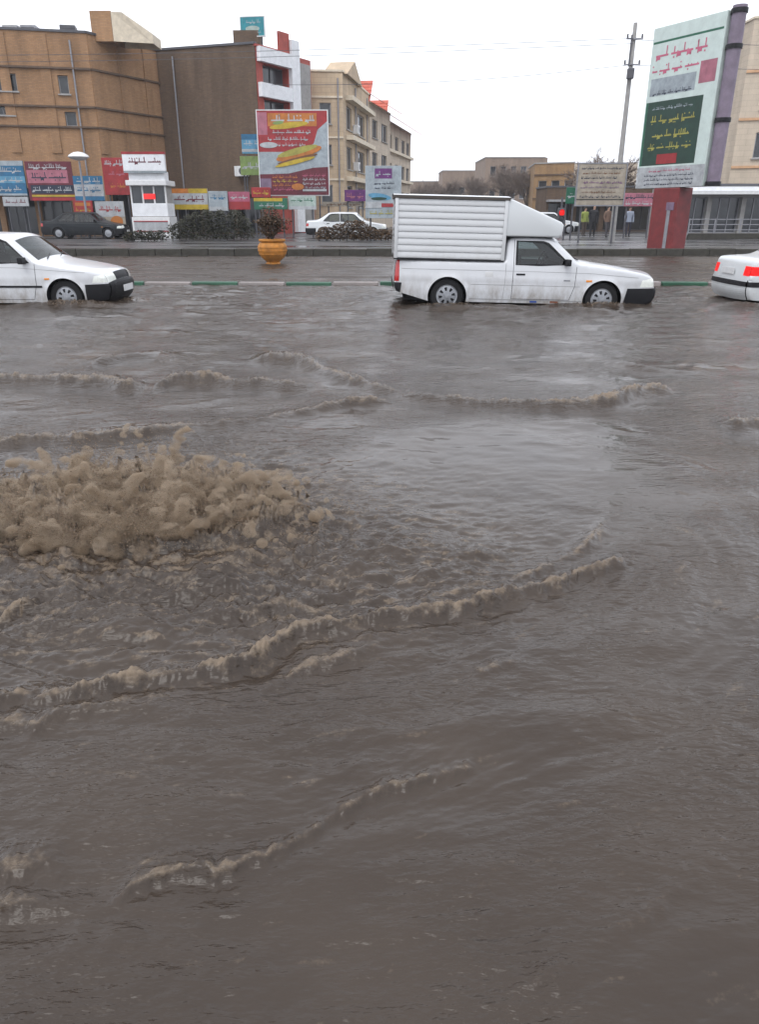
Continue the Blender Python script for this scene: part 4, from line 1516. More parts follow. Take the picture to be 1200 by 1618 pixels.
class Building:
    def __init__(s, name, label, fp, h, wall, z0=P_Z, cat='building', group=None):
        s.o = Vector((fp[0][0], fp[0][1], 0))
        s.root = thing(name, label, cat, (s.o.x, s.o.y, z0), 0, group)
        s.z0 = z0
        s.fp = [Vector((p[0], p[1])) - Vector((s.o.x, s.o.y)) for p in fp]
        s.h = h - z0
        s.wall_m = wall
        s.open = {}

    def edge(s, e):
        a, b_ = s.fp[e], s.fp[(e + 1) % len(s.fp)]
        d = (b_ - a)
        L = d.length
        d /= L
        return a, d, Vector((d.y, -d.x)), L

    def window(s, e, s0, s1, z0, z1, kind='window', depth=.18, frame='frame_white', pane='window_dark', mull=1, sill=True):
        s.open.setdefault(e, []).append((s0, s1, z0 - s.z0, z1 - s.z0, kind, depth, frame, pane, mull, sill))

    def finish(s, roof='roof_felt', cope='concrete', cope_edges=None, parapet=.35):
        wall = MB()
        for e in range(len(s.fp)):
            a, d, nrm, L = s.edge(e)
            ops = s.open.get(e, [])
            us = sorted(set([0, L] + [c for o in ops for c in o[:2]]))
            vs = sorted(set([0, s.h] + [c for o in ops for c in o[2:4]]))
            P = lambda u, v, dp=0: (a.x + d.x * u - nrm.x * dp, a.y + d.y * u - nrm.y * dp, v)
            for i in range(len(us) - 1):
                for j in range(len(vs) - 1):
                    uc, vc = (us[i] + us[i + 1]) / 2, (vs[j] + vs[j + 1]) / 2
                    if any(o[0] < uc < o[1] and o[2] < vc < o[3] for o in ops):
                        continue
                    wall.quad(P(us[i], vs[j]), P(us[i + 1], vs[j]), P(us[i + 1], vs[j + 1]), P(us[i], vs[j + 1]))
            for (s0, s1, z0, z1, kind, dp, fm, pm, mull, sill) in ops:
                wall.quad(P(s0, z0), P(s1, z0), P(s1, z0, dp), P(s0, z0, dp))
                wall.quad(P(s0, z1, dp), P(s1, z1, dp), P(s1, z1), P(s0, z1))
                wall.quad(P(s0, z0), P(s0, z0, dp), P(s0, z1, dp), P(s0, z1))
                wall.quad(P(s1, z0, dp), P(s1, z0), P(s1, z1), P(s1, z1, dp))
                f = MB()
                w_ = .06
                rz = math.atan2(d.y, d.x)

                def bar(u0, u1, v0, v1, th=.05):
                    c = P((u0 + u1) / 2, (v0 + v1) / 2, dp - .03)
                    f.box(c, (u1 - u0, th, v1 - v0), rz)
                bar(s0, s1, z0, z0 + w_)
                bar(s0, s1, z1 - w_, z1)
                bar(s0, s0 + w_, z0 + w_, z1 - w_)
                bar(s1 - w_, s1, z0 + w_, z1 - w_)
                for k in range(mull):
                    uu = s0 + (s1 - s0) * (k + 1) / (mull + 1)
                    bar(uu - .025, uu + .025, z0 + w_, z1 - w_)
                fo = f.build(kind, fm, s.root)
                pn = MB()
                pn.quad(P(s0, z0, dp), P(s1, z0, dp), P(s1, z1, dp), P(s0, z1, dp))
                pn.build('pane', pm, fo)
                if sill:
                    c = P((s0 + s1) / 2, z0 - .035, -.03)
                    MB().box(c, (s1 - s0 + .16, .16, .07), rz).build('sill', 'concrete', fo)
        wall.build('wall', s.wall_m, s.root, weld=True, uvm=True)
        r = MB()
        r.poly([(p.x, p.y, s.h - parapet) for p in s.fp])
        ro = r.build('roof', roof, s.root)
        for e in (cope_edges if cope_edges is not None else range(len(s.fp))):
            s.ledge(e, s.h + s.z0 - .02, .12, .07, cope, name='coping', u0=-.04)
        return s.root

    def ledge(s, e, z, hgt, out, m_, name='ledge', u0=0, u1=None):
        a, d, nrm, L = s.edge(e)
        u1 = L if u1 is None else u1
        c = a + d * ((u0 + u1) / 2) + nrm * (out / 2 - .05)
        return MB().box((c.x, c.y, z - s.z0 + hgt / 2), (u1 - u0, out + .1, hgt), math.atan2(d.y, d.x)).build(name, m_, s.root)

    def panel(s, e, u0, u1, z0, z1, out, m_, name='panel'):
        a, d, nrm, L = s.edge(e)
        c = a + d * ((u0 + u1) / 2) + nrm * (out / 2)
        return MB().box((c.x, c.y, (z0 + z1) / 2 - s.z0), (u1 - u0, out, z1 - z0), math.atan2(d.y, d.x)).build(name, m_, s.root, uvm=True)


def xy(px, py, D):
    p = at(px, py, D)
    return (p.x, p.y)


TOP = 11.0
A0, B0, C0, K0, M0 = xy(-120, 40, 47.3), xy(135, 52, 49.1), xy(246, 82, 54.0), xy(402, 68, 51.9), xy(468, 88, 55.4)
# yellow brick block at the left
yb = Building('brick_building', 'yellow brick apartment block with dark ledges behind the shop signs', [A0, B0, C0, (C0[0] - 2, C0[1] + 9), (A0[0] - 2, A0[1] + 9)], TOP, 'brick_yellow')
L0 = yb.edge(0)[3]


def ux(px, py, e_b, e, D):
    """distance along a facade edge of the point seen at photo x"""
    a, d, nrm, L = e_b.edge(e)
    best = min((abs((lambda q: 600 + q.x * F_PX / (q.y * CP + (H_CAM - q.z) * SP))(Vector((a.x + d.x * u + e_b.o.x, a.y + d.y * u + e_b.o.y, zat(py, D)))) - px), u) for u in np.linspace(-2, L + 2, 900))
    return float(best[1])


for (p0, p1, q0, q1) in ((-15, 26, 118, 146), (-15, 22, 168, 184), (92, 108, 118, 148), (103, 121, 176, 199)):
    u0, u1 = ux(p0, (q0 + q1) / 2, yb, 0, 48.6), ux(p1, (q0 + q1) / 2, yb, 0, 48.6)
    yb.window(0, u0, u1, zat(q1, 48.6), zat(q0, 48.6), frame='frame_grey', depth=.25, mull=0 if p1 - p0 < 25 else 1)
for z in (9.15, 7.2, 6.15):
    for e in (0, 1):
        yb.ledge(e, z, .10, .14, 'ledge_dark')
for e, us in ((0, (.9, 3.4, 5.6, 8.0)), (1, (.05, 2.2, 4.3))):
    for u in us:
        if u < yb.edge(e)[3] - .6:
            yb.panel(e, u, u + .55, 4.8, TOP - .12, .06, 'brick_yellow', 'pilaster')
# dark shop openings at street level
for i in range(5):
    u0 = .35 + i * 2.05
    if u0 + 1.8 < L0:
        yb.window(0, u0, u0 + 1.75, .30, 2.75, 'shop_window', .5, 'steel_dark', 'window_dark', 2, False)
flat('added_awning_dark', (.035, .03, .03), .7, .3)
flat('added_awning_maroon', (.09, .02, .025), .7, .3)
for k in range(5):  # slabs added above the shop windows to deepen the shade at street level
    u0 = .2 + k * 2.05
    if u0 + 2 < L0:
        yb.ledge(0, 2.78, .07, 1.5, ('added_awning_dark', 'added_awning_maroon')[k % 2], 'added_awning', u0, u0 + 1.95)
yb.ledge(1, 2.78, .07, 1.2, 'added_awning_dark', 'added_awning', .2)  # same added slab along the receding side, for shade below
yb.window(1, .5, 2.3, .30, 2.7, 'shop_window', .5, 'steel_dark', 'window_dark', 1, False)
yb.finish(cope='steel_dark')
st = at(140, 60, 50.2)
a, d, nrm, L = yb.edge(1)
sh = MB()
sh.box((B0[0] - A0[0] + .75, B0[1] - A0[1] + 1.6, TOP + .45 - P_Z), (1.2, 2.0, 1.5))
sh.build('stair_house', 'brick_yellow', yb.root, uvm=True)
sh = MB()
bx, by, bz = B0[0] - A0[0] + 1.37, B0[1] - A0[1] + .6, TOP - .3 - P_Z
sh.poly([(bx, by, bz), (bx + 2.1, by + .6, bz), (bx + 2.1, by + .6, bz + .5), (bx + .6, by + .1, bz + 1.45), (bx, by, bz + 1.45)])
sh.poly([(bx, by + 2, bz), (bx, by + 2, bz + 1.45), (bx + .6, by + 2, bz + 1.45), (bx + 2.1, by + 2.4, bz + .5), (bx + 2.1, by + 2.4, bz)])
sh.poly([(bx, by, bz + 1.45), (bx + .6, by + .1, bz + 1.45), (bx + .6, by + 2, bz + 1.45), (bx, by + 2, bz + 1.45)])
sh.poly([(bx + .6, by + .1, bz + 1.45), (bx + 2.1, by + .6, bz + .5), (bx + 2.1, by + 2.4, bz + .5), (bx + .6, by + 2, bz + 1.45)])
sh.poly([(bx + 2.1, by + .6, bz), (bx + 2.1, by + 2.4, bz), (bx + 2.1, by + 2.4, bz + .5), (bx + 2.1, by + .6, bz + .5)])
sh.build('stair_roof', 'cream_panel', yb.root, weld=True)
# evaporative coolers on its roof
for i, (px, lb) in enumerate(((8, 'grey rooftop cooler at the left edge of the yellow brick block'), (36, 'bluish rooftop cooler on the yellow brick block, second from the left edge'), (98, 'dark rooftop cooler beside the stair house of the yellow brick block'))):
    p = at(px, 46, 48.9)
    t = thing('rooftop_cooler', lb, 'cooler', (p.x, p.y + 1.0, TOP - .35), .1 * i, 'coolers on the yellow block roof')
    cm = ('frame_grey', 'steel_grey', 'steel_dark')[i]
    MB().bbox((0, 0, .45), (.85, .85, .75), .03).build('cabinet', cm, t)
    for k in range(5):
        MB().box((0, -.43, .20 + k * .12), (.7, .03, .05)).build('louvre', 'steel_dark', t)
    for sx in (-.36, .36):
        for sy in (-.36, .36):
            MB().box((sx, sy, .04), (.05, .05, .10)).build('leg', 'steel_dark', t)

def fittings(bld, e, pipes, units):
    a, d, nrm, L = bld.edge(e)
    for u in pipes:
        q = a + d * u + nrm * .09
        MB().tube([(q.x, q.y, .1), (q.x, q.y, bld.h - .4)], .05, 7).build('drainpipe', 'steel_grey', bld.root, True)
    for (u, z) in units:
        q = a + d * u + nrm * .22
        o_ = MB().bbox((q.x, q.y, z - bld.z0), (.85, .40, .60), .03, math.atan2(d.y, d.x)).build('air_conditioner', 'frame_white', bld.root)
        q2 = a + d * (u + .12) + nrm * .425
        f_ = MB().lathe([(.001, 0), (.22, 0), (.23, .012)], (0, 0, 0), 16, 'Y').build('fan_grille', 'steel_dark', o_)
        f_.location = (q2.x, q2.y, z - bld.z0)
        f_.rotation_euler = (0, 0, math.atan2(d.y, d.x))


fittings(yb, 0, (7.4,), ())

# brown brick block with the blank wall
bb = Building('brick_building', 'dark brown brick building with a tall blank wall', [C0, K0, (K0[0] + .2, K0[1] + 9), (C0[0] + .2, C0[1] + 9)], TOP, 'brick_brown')
for (u0, u1) in ((.4, 2.2), (2.6, 4.6), (5.0, 6.6)):
    if u1 < bb.edge(0)[3]:
        bb.window(0, u0, u1, .30, 2.5, 'shop_window', .5, 'steel_dark', 'window_dark', 2, False)
bb.ledge(0, 2.55, .07, 1.4, 'added_awning_dark', 'added_awning', .2)  # slab added to throw these shop openings into deeper shade
bb.finish(cope='steel_dark')
p = at(392, 60, 52.5)
MB().box((p.x - C0[0] - .1, p.y - C0[1] + .6, TOP + .3 - P_Z), (1.6, 1.2, 1.0)).build('roof_wall', 'brick_brown', bb.root, uvm=True)

fittings(bb, 0, (1.2,), ((5.6, 4.0),))

# corner building with red wall and white balcony bands
cb = Building('corner_building', 'narrow red building with white balcony bands and white column', [(K0[0] + .02, K0[1]), M0, (M0[0] + .8, M0[1] + 1.4), (M0[0] - 2.0, M0[1] + 8), (K0[0] + .25, K0[1] + 8)], 10.9, 'wall_red')
Lc = cb.edge(0)[3]
cb.window(0, .62, Lc - .95, 8.95, 10.05, 'window', .5, 'steel_dark', 'window_dark', 1, False)
cb.window(0, .62, Lc - .95, 7.2, 8.15, 'window', .5, 'steel_dark', 'window_dark', 1, False)
cb.window(0, .62, Lc - .95, 5.3, 6.4, 'window', .5, 'steel_dark', 'window_dark', 1, False)
for z in (10.1, 8.2, 6.45):
    cb.panel(0, .12, Lc - .85, z, z + .78, .28, 'wall_white', 'balcony_band')
cb.panel(0, Lc - .85, Lc - .02, .3, 11.7, .30, 'wall_white', 'column')
cb.panel(0, Lc - 1.9, Lc - .9, 10.92, 12.0, .16, 'wall_red', 'parapet')
cb.panel(1, .1, 1.5, .3, 10.6, .05, 'wall_grey', 'side_panel')
cb.finish(cope='wall_red', cope_edges=[0])

# beige row going away down the side street
BA0, BA1, BA2 = xy(487, 112, 58.0), xy(541, 108, 58.2), xy(583, 120, 69.0)
ba = Building('apartment_building', 'beige stone apartment building with a gable, nearest of the side-street row', [BA0, BA1, BA2, (BA2[0] - 5, BA2[1] + 1), (BA0[0] - 2, BA2[1])], 10.5, 'stone_beige')
for z in (8.6, 6.0, 3.4):
    ba.window(1, 1.2, 3.2, z - 1.5, z, mull=1, frame='frame_grey')
    ba.window(1, 5.4, 8.6, z - 1.5, z, mull=2, frame='frame_grey')
    ba.window(0, .7, 1.5, z - 1.3, z, mull=0, frame='frame_grey')
for z in (8.9, 6.4, 3.7):
    ba.ledge(1, z, .30, .55, 'cream_panel', 'balcony_slab', u0=1.0)
    ba.ledge(0, z, .12, .08, 'cream_panel')
ba.finish(cope='cream_panel', cope_edges=[0, 1])
a, d, nrm, L = ba.edge(1)
g = MB()
ga, gb = a + d * .2, a + d * 6.2
gm = (ga + gb) / 2
hz = 10.5 - P_Z
for off in (.32, -.2):
    pass
q0 = [(ga + nrm * .3), (gb + nrm * .3)]
g.poly([(q0[0].x, q0[0].y, hz - .1), (q0[1].x, q0[1].y, hz - .1), ((gm + nrm * .3).x, (gm + nrm * .3).y, hz + 1.1)])
q1 = [(ga - nrm * 1.5), (gb - nrm * 1.5)]
g.poly([(q1[1].x, q1[1].y, hz - .1), (q1[0].x, q1[0].y, hz - .1), ((gm - nrm * 1.5).x, (gm - nrm * 1.5).y, hz + 1.1)])
t0, t1 = gm + nrm * .3, gm - nrm * 1.5
g.quad((q0[0].x, q0[0].y, hz - .1), (t0.x, t0.y, hz + 1.1), (t1.x, t1.y, hz + 1.1), (q1[0].x, q1[0].y, hz - .1))
g.quad((t0.x, t0.y, hz + 1.1), (q0[1].x, q0[1].y, hz - .1), (q1[1].x, q1[1].y, hz - .1), (t1.x, t1.y, hz + 1.1))
g.build('gable', 'stone_beige', ba.root, weld=True, uvm=True)


def tiled_roof(bld, e, z, over=.6, rise=.8, deep=2.2):
    """sloping strip of red tiles along an edge, each tile row its own course"""
    a, d, nrm, L = bld.edge(e)
    rows = 6
    for k in range(rows):
        t0, t1 = k / rows, (k + 1) / rows
        m_ = MB()
        for (ua, ub) in ((-.1, L + .1),):
            o0, o1 = over - (over + deep) * t0, over - (over + deep) * t1
            p0, p1 = a + d * ua, a + d * ub
            z0, z1 = z - bld.z0 + rise * t0 + .05, z - bld.z0 + rise * t1
            A_, B_ = p0 + nrm * o0, p1 + nrm * o0
            C_, D_ = p1 + nrm * o1, p0 + nrm * o1
            m_.quad((A_.x, A_.y, z0), (B_.x, B_.y, z0), (C_.x, C_.y, z1), (D_.x, D_.y, z1))
            m_.quad((A_.x, A_.y, z0 - .06), (B_.x, B_.y, z0 - .06), (B_.x, B_.y, z0), (A_.x, A_.y, z0))
        m_.build('tile_course', 'roof_red', bld.root, weld=True)


fittings(ba, 1, (4.4, 9.6), ((4.0, 7.3), (4.0, 4.8)))
fittings(ba, 0, (2.0,), ())
BB0, BB1 = xy(584, 165, 69.3), xy(617, 172, 77.5)
b2 = Building('apartment_building', 'beige apartment building with a short red tiled roof, middle of the side-street row', [BB0, BB1, (BB1[0] - 5, BB1[1] + .5), (BB0[0] - 5, BB0[1] + .5)], 10.0, 'stone_pale')
for z in (8.9, 6.4, 3.9):
    b2.window(0, 1.0, 3.0, z - 1.4, z, mull=1, frame='frame_grey')
    b2.window(0, 4.6, 7.0, z - 1.4, z, mull=1, frame='frame_grey')
b2.finish(cope='cream_panel', cope_edges=[0])
tiled_roof(b2, 0, 10.0, 1.1, 1.9)
tiled_roof(b2, 3, 10.0, .5, 1.9)
BC0, BC1 = xy(610, 195, 77.8), xy(650, 205, 92.0)
b3 = Building('apartment_building', 'beige apartment building with a long red tiled roof, last of the side-street row', [BC0, BC1, (BC1[0] - 6, BC1[1] + .5), (BC0[0] - 6, BC0[1] + .5)], 9.6, 'stone_pale')
for z in (8.6, 6.1, 3.6):
    for u in (1.2, 4.8, 8.6, 11.6):
        b3.window(0, u, u + 1.9, z - 1.4, z, mull=1, frame='frame_grey')
for z in (7.0, 4.5):
    b3.ledge(0, z, .25, .35, 'cream_panel', 'balcony_slab')
b3.finish(cope='cream_panel', cope_edges=[0])
tiled_roof(b3, 0, 9.5, 1.3, 2.0)
tiled_roof(b3, 3, 9.5, .5, 2.0)

# far town in the middle
F1a, F1b = xy(768, 255, 112), xy(862, 252, 112)
f1 = Building('brick_building', 'long low pinkish brown building far beyond the truck', [F1a, F1b, (F1b[0], F1b[1] + 12), (F1a[0], F1a[1] + 12)], zat(249, 112), 'brick_far')
for z in (3.4, 6.2):
    for k in range(6):
        f1.window(0, .7 + k * 1.4, 1.5 + k * 1.4, z, z + 1.3, mull=0, frame='frame_grey')
f1.finish()
F2a, F2b = xy(846, 262, 86), xy(908, 262, 84)
f2 = Building('brick_building', 'orange brown brick building far behind the notice board', [F2a, F2b, (F2b[0] + 1, F2b[1] + 9), (F2a[0] + 1, F2a[1] + 9)], zat(258, 85), 'brick_orange')
for k in range(3):
    f2.window(0, .5 + k * 1.4, 1.4 + k * 1.4, 3.4, 4.7, mull=0, frame='frame_grey')
for z in (2.9, 5.2):
    f2.ledge(0, z, .12, .10, 'ledge_dark')
f2.finish()
F3a, F3b = xy(905, 252, 120), xy(1010, 250, 118)
f3 = Building('brick_building', 'pale flat-roofed building far behind the utility pole', [F3a, F3b, (F3b[0], F3b[1] + 9), (F3a[0], F3a[1] + 9)], zat(258, 119), 'stone_pale')
for k in range(4):
    f3.window(0, .8 + k * 2.4, 2.0 + k * 2.4, 4.2, 5.6, mull=0, frame='frame_grey')
f3.finish()
F4a, F4b = xy(650, 292, 150), xy(775, 290, 150)
f4 = Building('brick_building', 'hazy low grey brown building at the end of the street', [F4a, F4b, (F4b[0], F4b[1] + 9), (F4a[0], F4a[1] + 9)], zat(287, 150), 'brick_far')
for k in range(6):
    f4.window(0, 1.0 + k * 2.5, 2.4 + k * 2.5, 4.0, 5.4, mull=0, frame='frame_grey')
f4.finish()

F5a, F5b = xy(700, 275, 135), xy(772, 272, 135)
f5 = Building('brick_building', 'hazy brown building just left of the long pinkish one', [F5a, F5b, (F5b[0], F5b[1] + 9), (F5a[0], F5a[1] + 9)], zat(270, 135), 'brick_far')
for k in range(4):
    f5.window(0, .8 + k * 1.9, 1.9 + k * 1.9, 4.2, 5.6, mull=0, frame='frame_grey')
f5.finish()

# right: pale apartment block and the low shop with a white canopy
Ra, Rb = xy(1152, 290, 50.0), xy(1300, 290, 48.5)
rb = Building('apartment_building', 'pale stone apartment block behind the tall billboard', [Ra, Rb, (Rb[0], Rb[1] + 10), (Ra[0], Ra[1] + 10)], zat(29, 50), 'stone_pale')
for z in (4.6, 7.2, 9.7):
    for k in range(2):
        rb.window(0, 1.1 + k * 2.9, 2.7 + k * 2.9, z, z + 1.4, mull=1, frame='frame_grey')
    rb.ledge(0, z - .55, .14, .08, mat('band_orange', (.50, .30, .17), .7, .2, 4))
rb.finish(cope='cream_panel')
Sa, Sb = xy(1062, 330, 45.5), xy(1290, 330, 45.5)
sb = Building('shop_building', 'single storey grey shop with a white canopy right of the red pillar', [Sa, Sb, (Sb[0], Sb[1] + 3.6), (Sa[0], Sa[1] + 3.6)], 2.95, 'wall_grey')
Ls = sb.edge(0)[3]
for k in range(4):
    u = .3 + k * (Ls - .4) / 4
    sb.window(0, u, u + (Ls - .4) / 4 - .25, .45, 2.35, 'shop_window', .35, 'steel_grey', 'window_dark', 2, False)
sb.ledge(0, 2.48, .16, 1.0, 'frame_white', 'canopy')
sb.ledge(0, 2.66, .22, .6, 'wall_white', 'canopy_fascia')
sb.finish(cope='steel_dark')
# dark row of shops behind the people
Da, Db = xy(862, 340, 60), xy(1040, 340, 60)
ds = Building('shop_building', 'low dark row of shops behind the people on the pavement', [Da, Db, (Db[0], Db[1] + 4), (Da[0], Da[1] + 4)], 3.3, 'brick_brown')
Ld = ds.edge(0)[3]
for k in range(4):
    u = .2 + k * Ld / 4
    ds.window(0, u, u + Ld / 4 - .35, .3, 2.2, 'shop_window', .6, 'steel_dark', 'window_dark', 1, False)
ds.ledge(0, 2.3, .14, 1.0, 'frame_grey', 'canopy')
ds.finish(cope='steel_dark')

# ------------------------------------------------------------------ signs
PAL = dict(blue=(.02, .17, .34), sky=(.12, .36, .55), red=(.42, .025, .03), maroon=(.16, .012, .03), pink=(.50, .17, .23), white=(.52, .54, .56), pale=(.42, .48, .52), navy=(.015, .025, .06),
           yellow=(.62, .44, .03), orange=(.60, .20, .03), green=(.02, .16, .09), lime=(.25, .36, .10), dgreen=(.012, .055, .035), purple=(.17, .03, .20), black=(.02, .02, .02), gold=(.46, .42, .08),
           teal=(.02, .30, .36), mauve=(.25, .17, .26), rose=(.52, .12, .20), sand=(.46, .40, .32), mint=(.45, .55, .50), brown=(.20, .08, .03), blood=(.24, .018, .022))
for k, c in PAL.items():
    flat('ink_' + k, tuple(v * .64 for v in c), .5, .32)


def lettering(name, parent, x0, x1, z0, z1, y, ink, seed):
    """a line of joined, dotted script, right to left, too small in the photo to read"""
    rnd = random.Random(seed)
    h = z1 - z0
    m_ = MB()

    def rect(a, b_, c, d):
        m_.quad((a, y, c), (b_, y, c), (b_, y, d), (a, y, d))
    x = x1
    base = z0 + h * .30
    t = h * .13
    while x > x0 + h * .4:
        wl = min(h * rnd.uniform(.9, 2.3), x - x0)
        rect(x - wl, x, base, base + t)
        u = x - t
        while u > x - wl + t:
            k = rnd.random()
            if k < .35:
                rect(u - t * .8, u, base + t, base + h * rnd.uniform(.45, .68))
            elif k < .6:
                rect(u - t * .8, u, base + t, base + h * rnd.uniform(.16, .26))
            elif k < .8:
                rect(u - t * 2.2, u, base - h * .18, base)
                rect(u - t * 2.2, u - t * 3.0, base - h * .24, base)
            if rnd.random() < .4:
                zz = base + h * .42 if rnd.random() < .6 else base - h * .24
                rect(u - t * 1.0, u, zz, zz + t * .9)
            u -= t * rnd.uniform(1.6, 2.6)
        x -= wl + h * rnd.uniform(.18, .35)
    o = m_.build(name, ink, parent)
    o['kind'] = 'stuff'
    return o


class Sign:
    """flat board at a real place: local x to the right, z up from its lower edge, front at -y"""

    def __init__(s, name, label, px0, px1, py0, py1, D, board, cat='sign', th=.10, rz=0.0, posts=True, frame=None, w=None, group=None, base=P_Z):
        a, b_ = at(px0, py1, D), at(px1, py1, D)
        s.W = w or (b_.x - a.x)
        s.z0, s.z1 = a.z, zat(py0, D)
        s.H = s.z1 - s.z0
        cx = (a.x + b_.x) / 2
        if posts is True:
            zroot = base
        else:
            zroot = s.z0
        s.root = thing(name, label, cat, (cx, D, zroot), rz, group)
        s.off = s.z0 - zroot
        MB().bbox((0, 0, s.off + s.H / 2), (s.W, th, s.H), .015).build('board', board, s.root)
        s.y = -th / 2
        s.n = 0
        if posts is True:
            for sx in (-1, 1):
                MB().tube([(sx * s.W * .36, th / 2 + .05, 0), (sx * s.W * .36, th / 2 + .05, s.off + s.H * .9)], .045, 8).build('post', 'steel_dark', s.root, True)
        if frame:
            w_ = .05
            for (cx_, cz_, dx_, dz_) in ((0, -w_ / 2, s.W + 2 * w_, w_), (0, s.H + w_ / 2, s.W + 2 * w_, w_), (-s.W / 2 - w_ / 2, s.H / 2, w_, s.H), (s.W / 2 + w_ / 2, s.H / 2, w_, s.H)):
                MB().box((cx_, 0, s.off + cz_), (dx_, th + .03, dz_)).build('frame_bar', frame, s.root)

    def patch(s, u0, u1, v0, v1, ink, name='print'):
        s.n += 1
        y = s.y - .003 * s.n
        m_ = MB()
        X = lambda u: (u - .5) * s.W
        Z = lambda v: s.off + v * s.H
        m_.quad((X(u0), y, Z(v0)), (X(u1), y, Z(v0)), (X(u1), y, Z(v1)), (X(u0), y, Z(v1)))
        return m_.build(name, 'ink_' + ink, s.root)

    def shape(s, pts, ink, name='print'):
        s.n += 1
        y = s.y - .003 * s.n
        m_ = MB()
        m_.poly([((u - .5) * s.W, y, s.off + v * s.H) for u, v in pts])
        return m_.build(name, 'ink_' + ink, s.root)

    def blob(s, u, v, ru, rv, ink, rot=0, name='print'):
        pts = []
        for k in range(20):
            a = 2 * math.pi * k / 20
            x, z = ru * math.cos(a), rv * math.sin(a)
            pts.append((u + x * math.cos(rot) - z * math.sin(rot), v + x * math.sin(rot) + z * math.cos(rot)))
        return s.shape(pts, ink, name)

    def text(s, u0, u1, v0, v1, ink, seed):
        s.n += 1
        y = s.y - .003 * s.n
        X = lambda u: (u - .5) * s.W
        return lettering('lettering', s.root, X(u0), X(u1), s.off + v0 * s.H, s.off + v1 * s.H, y, 'ink_' + ink, seed)


# shop signs along the left
s = Sign('shop_sign', 'blue shop sign with white script lines at the left edge', -40, 44, 254, 309, 46.4, 'ink_blue')
s.patch(0, 1, .86, 1.0, 'pale'); s.text(.1, .95, .62, .84, 'white', 1); s.patch(0, 1, .36, .56, 'sky'); s.text(.05, .95, .36, .56, 'white', 2); s.text(.1, .9, .1, .3, 'white', 3); s.patch(0, 1, .0, .06, 'pale')
s = Sign('shop_sign', 'small white sign board under the blue sign at the left edge', 6, 46, 311, 326, 46.2, 'ink_white')
s.text(.1, .9, .2, .8, 'maroon', 4)
s = Sign('shop_sign', 'maroon shop sign with a pink middle band and dark script', 48, 120, 255, 317, 46.3, 'ink_maroon')
s.patch(.02, .9, .45, .78, 'pink'); s.text(.08, .9, .78, .95, 'white', 5); s.text(.1, .86, .5, .74, 'navy', 6); s.patch(.06, 1, .18, .40, 'navy'); s.text(.1, .95, .2, .38, 'white', 7); s.patch(.06, 1, .10, .15, 'yellow'); s.patch(.06, 1, .0, .08, 'red')
s = Sign('shop_sign', 'blue and white shop sign between the maroon and the red sign', 120, 166, 278, 317, 46.0, 'ink_white')
s.patch(0, 1, .66, 1, 'blue'); s.text(.08, .92, .68, .96, 'white', 8); s.text(.1, .9, .3, .6, 'blue', 9); s.patch(0, 1, 0, .18, 'blue')
s = Sign('shop_sign', 'tall red shop sign with pale script left of the white kiosk', 167, 207, 249, 308, 44.5, 'ink_red')
s.text(.1, .9, .76, .95, 'white', 10); s.text(.15, .85, .5, .66, 'pink', 11); s.text(.15, .85, .18, .34, 'orange', 12)
s = Sign('shop_sign', 'small red and yellow sign low beside the dark sedan', 118, 148, 317, 338, 45.6, 'ink_red')
s.patch(.1, .9, .6, .85, 'orange'); s.text(.1, .9, .15, .5, 'yellow', 13)
s = Sign('poster_board', 'off white poster board with an orange shape beside the kiosk', 155, 200, 318, 362, 44.2, 'ink_sand', 'poster')
s.patch(0, 1, .45, 1, 'white'); s.blob(.7, .28, .22, .2, 'orange', .3); s.text(.1, .9, .6, .85, 'red', 14)
s = Sign('shop_sign', 'orange, white and yellow striped shop sign behind the hedge', 271, 330, 298, 331, 45.5, 'ink_white')
s.patch(0, .5, .78, 1, 'orange'); s.patch(.5, 1, .78, 1, 'yellow'); s.text(.1, .9, .34, .72, 'maroon', 15); s.patch(0, 1, 0, .24, 'yellow')
s = Sign('shop_sign', 'pale bluish shop sign right of the striped one', 331, 361, 302, 333, 45.4, 'ink_pale')
s.text(.1, .9, .55, .85, 'blue', 16); s.patch(0, 1, 0, .2, 'white')
s = Sign('shop_sign', 'washed red shop sign between the pale and the green one', 362, 396, 303, 331, 45.6, 'ink_rose')
s.text(.1, .9, .55, .9, 'white', 17); s.patch(0, 1, 0, .45, 'red')
s = Sign('shop_sign', 'bright red shop sign at the foot of the blank brown wall', 398, 428, 296, 312, 45.2, 'ink_red')
s.text(.1, .9, .2, .8, 'yellow', 18)
s = Sign('shop_sign', 'green shop sign with a yellow top stripe under the food banner', 402, 455, 313, 331, 44.8, 'ink_green')
s.patch(0, .85, .72, 1, 'yellow'); s.text(.1, .9, .15, .62, 'white', 19)
s = Sign('shop_sign', 'pale green and white shop sign under the food banner', 456, 500, 310, 331, 45.0, 'ink_mint')
s.text(.1, .9, .55, .9, 'green', 20); s.patch(0, 1, 0, .25, 'white')
s = Sign('wall_sign', 'blue wall sign with white stripes beside the food banner', 383, 416, 212, 243, 49.5, 'ink_sky')
s.patch(0, 1, .72, 1, 'blue'); s.text(.1, .9, .4, .7, 'white', 21); s.patch(0, 1, .1, .24, 'white')
s = Sign('wall_sign', 'plain lime green wall sign below the blue one', 381, 416, 247, 277, 49.4, 'ink_lime')
s.text(.15, .85, .3, .7, 'white', 22)

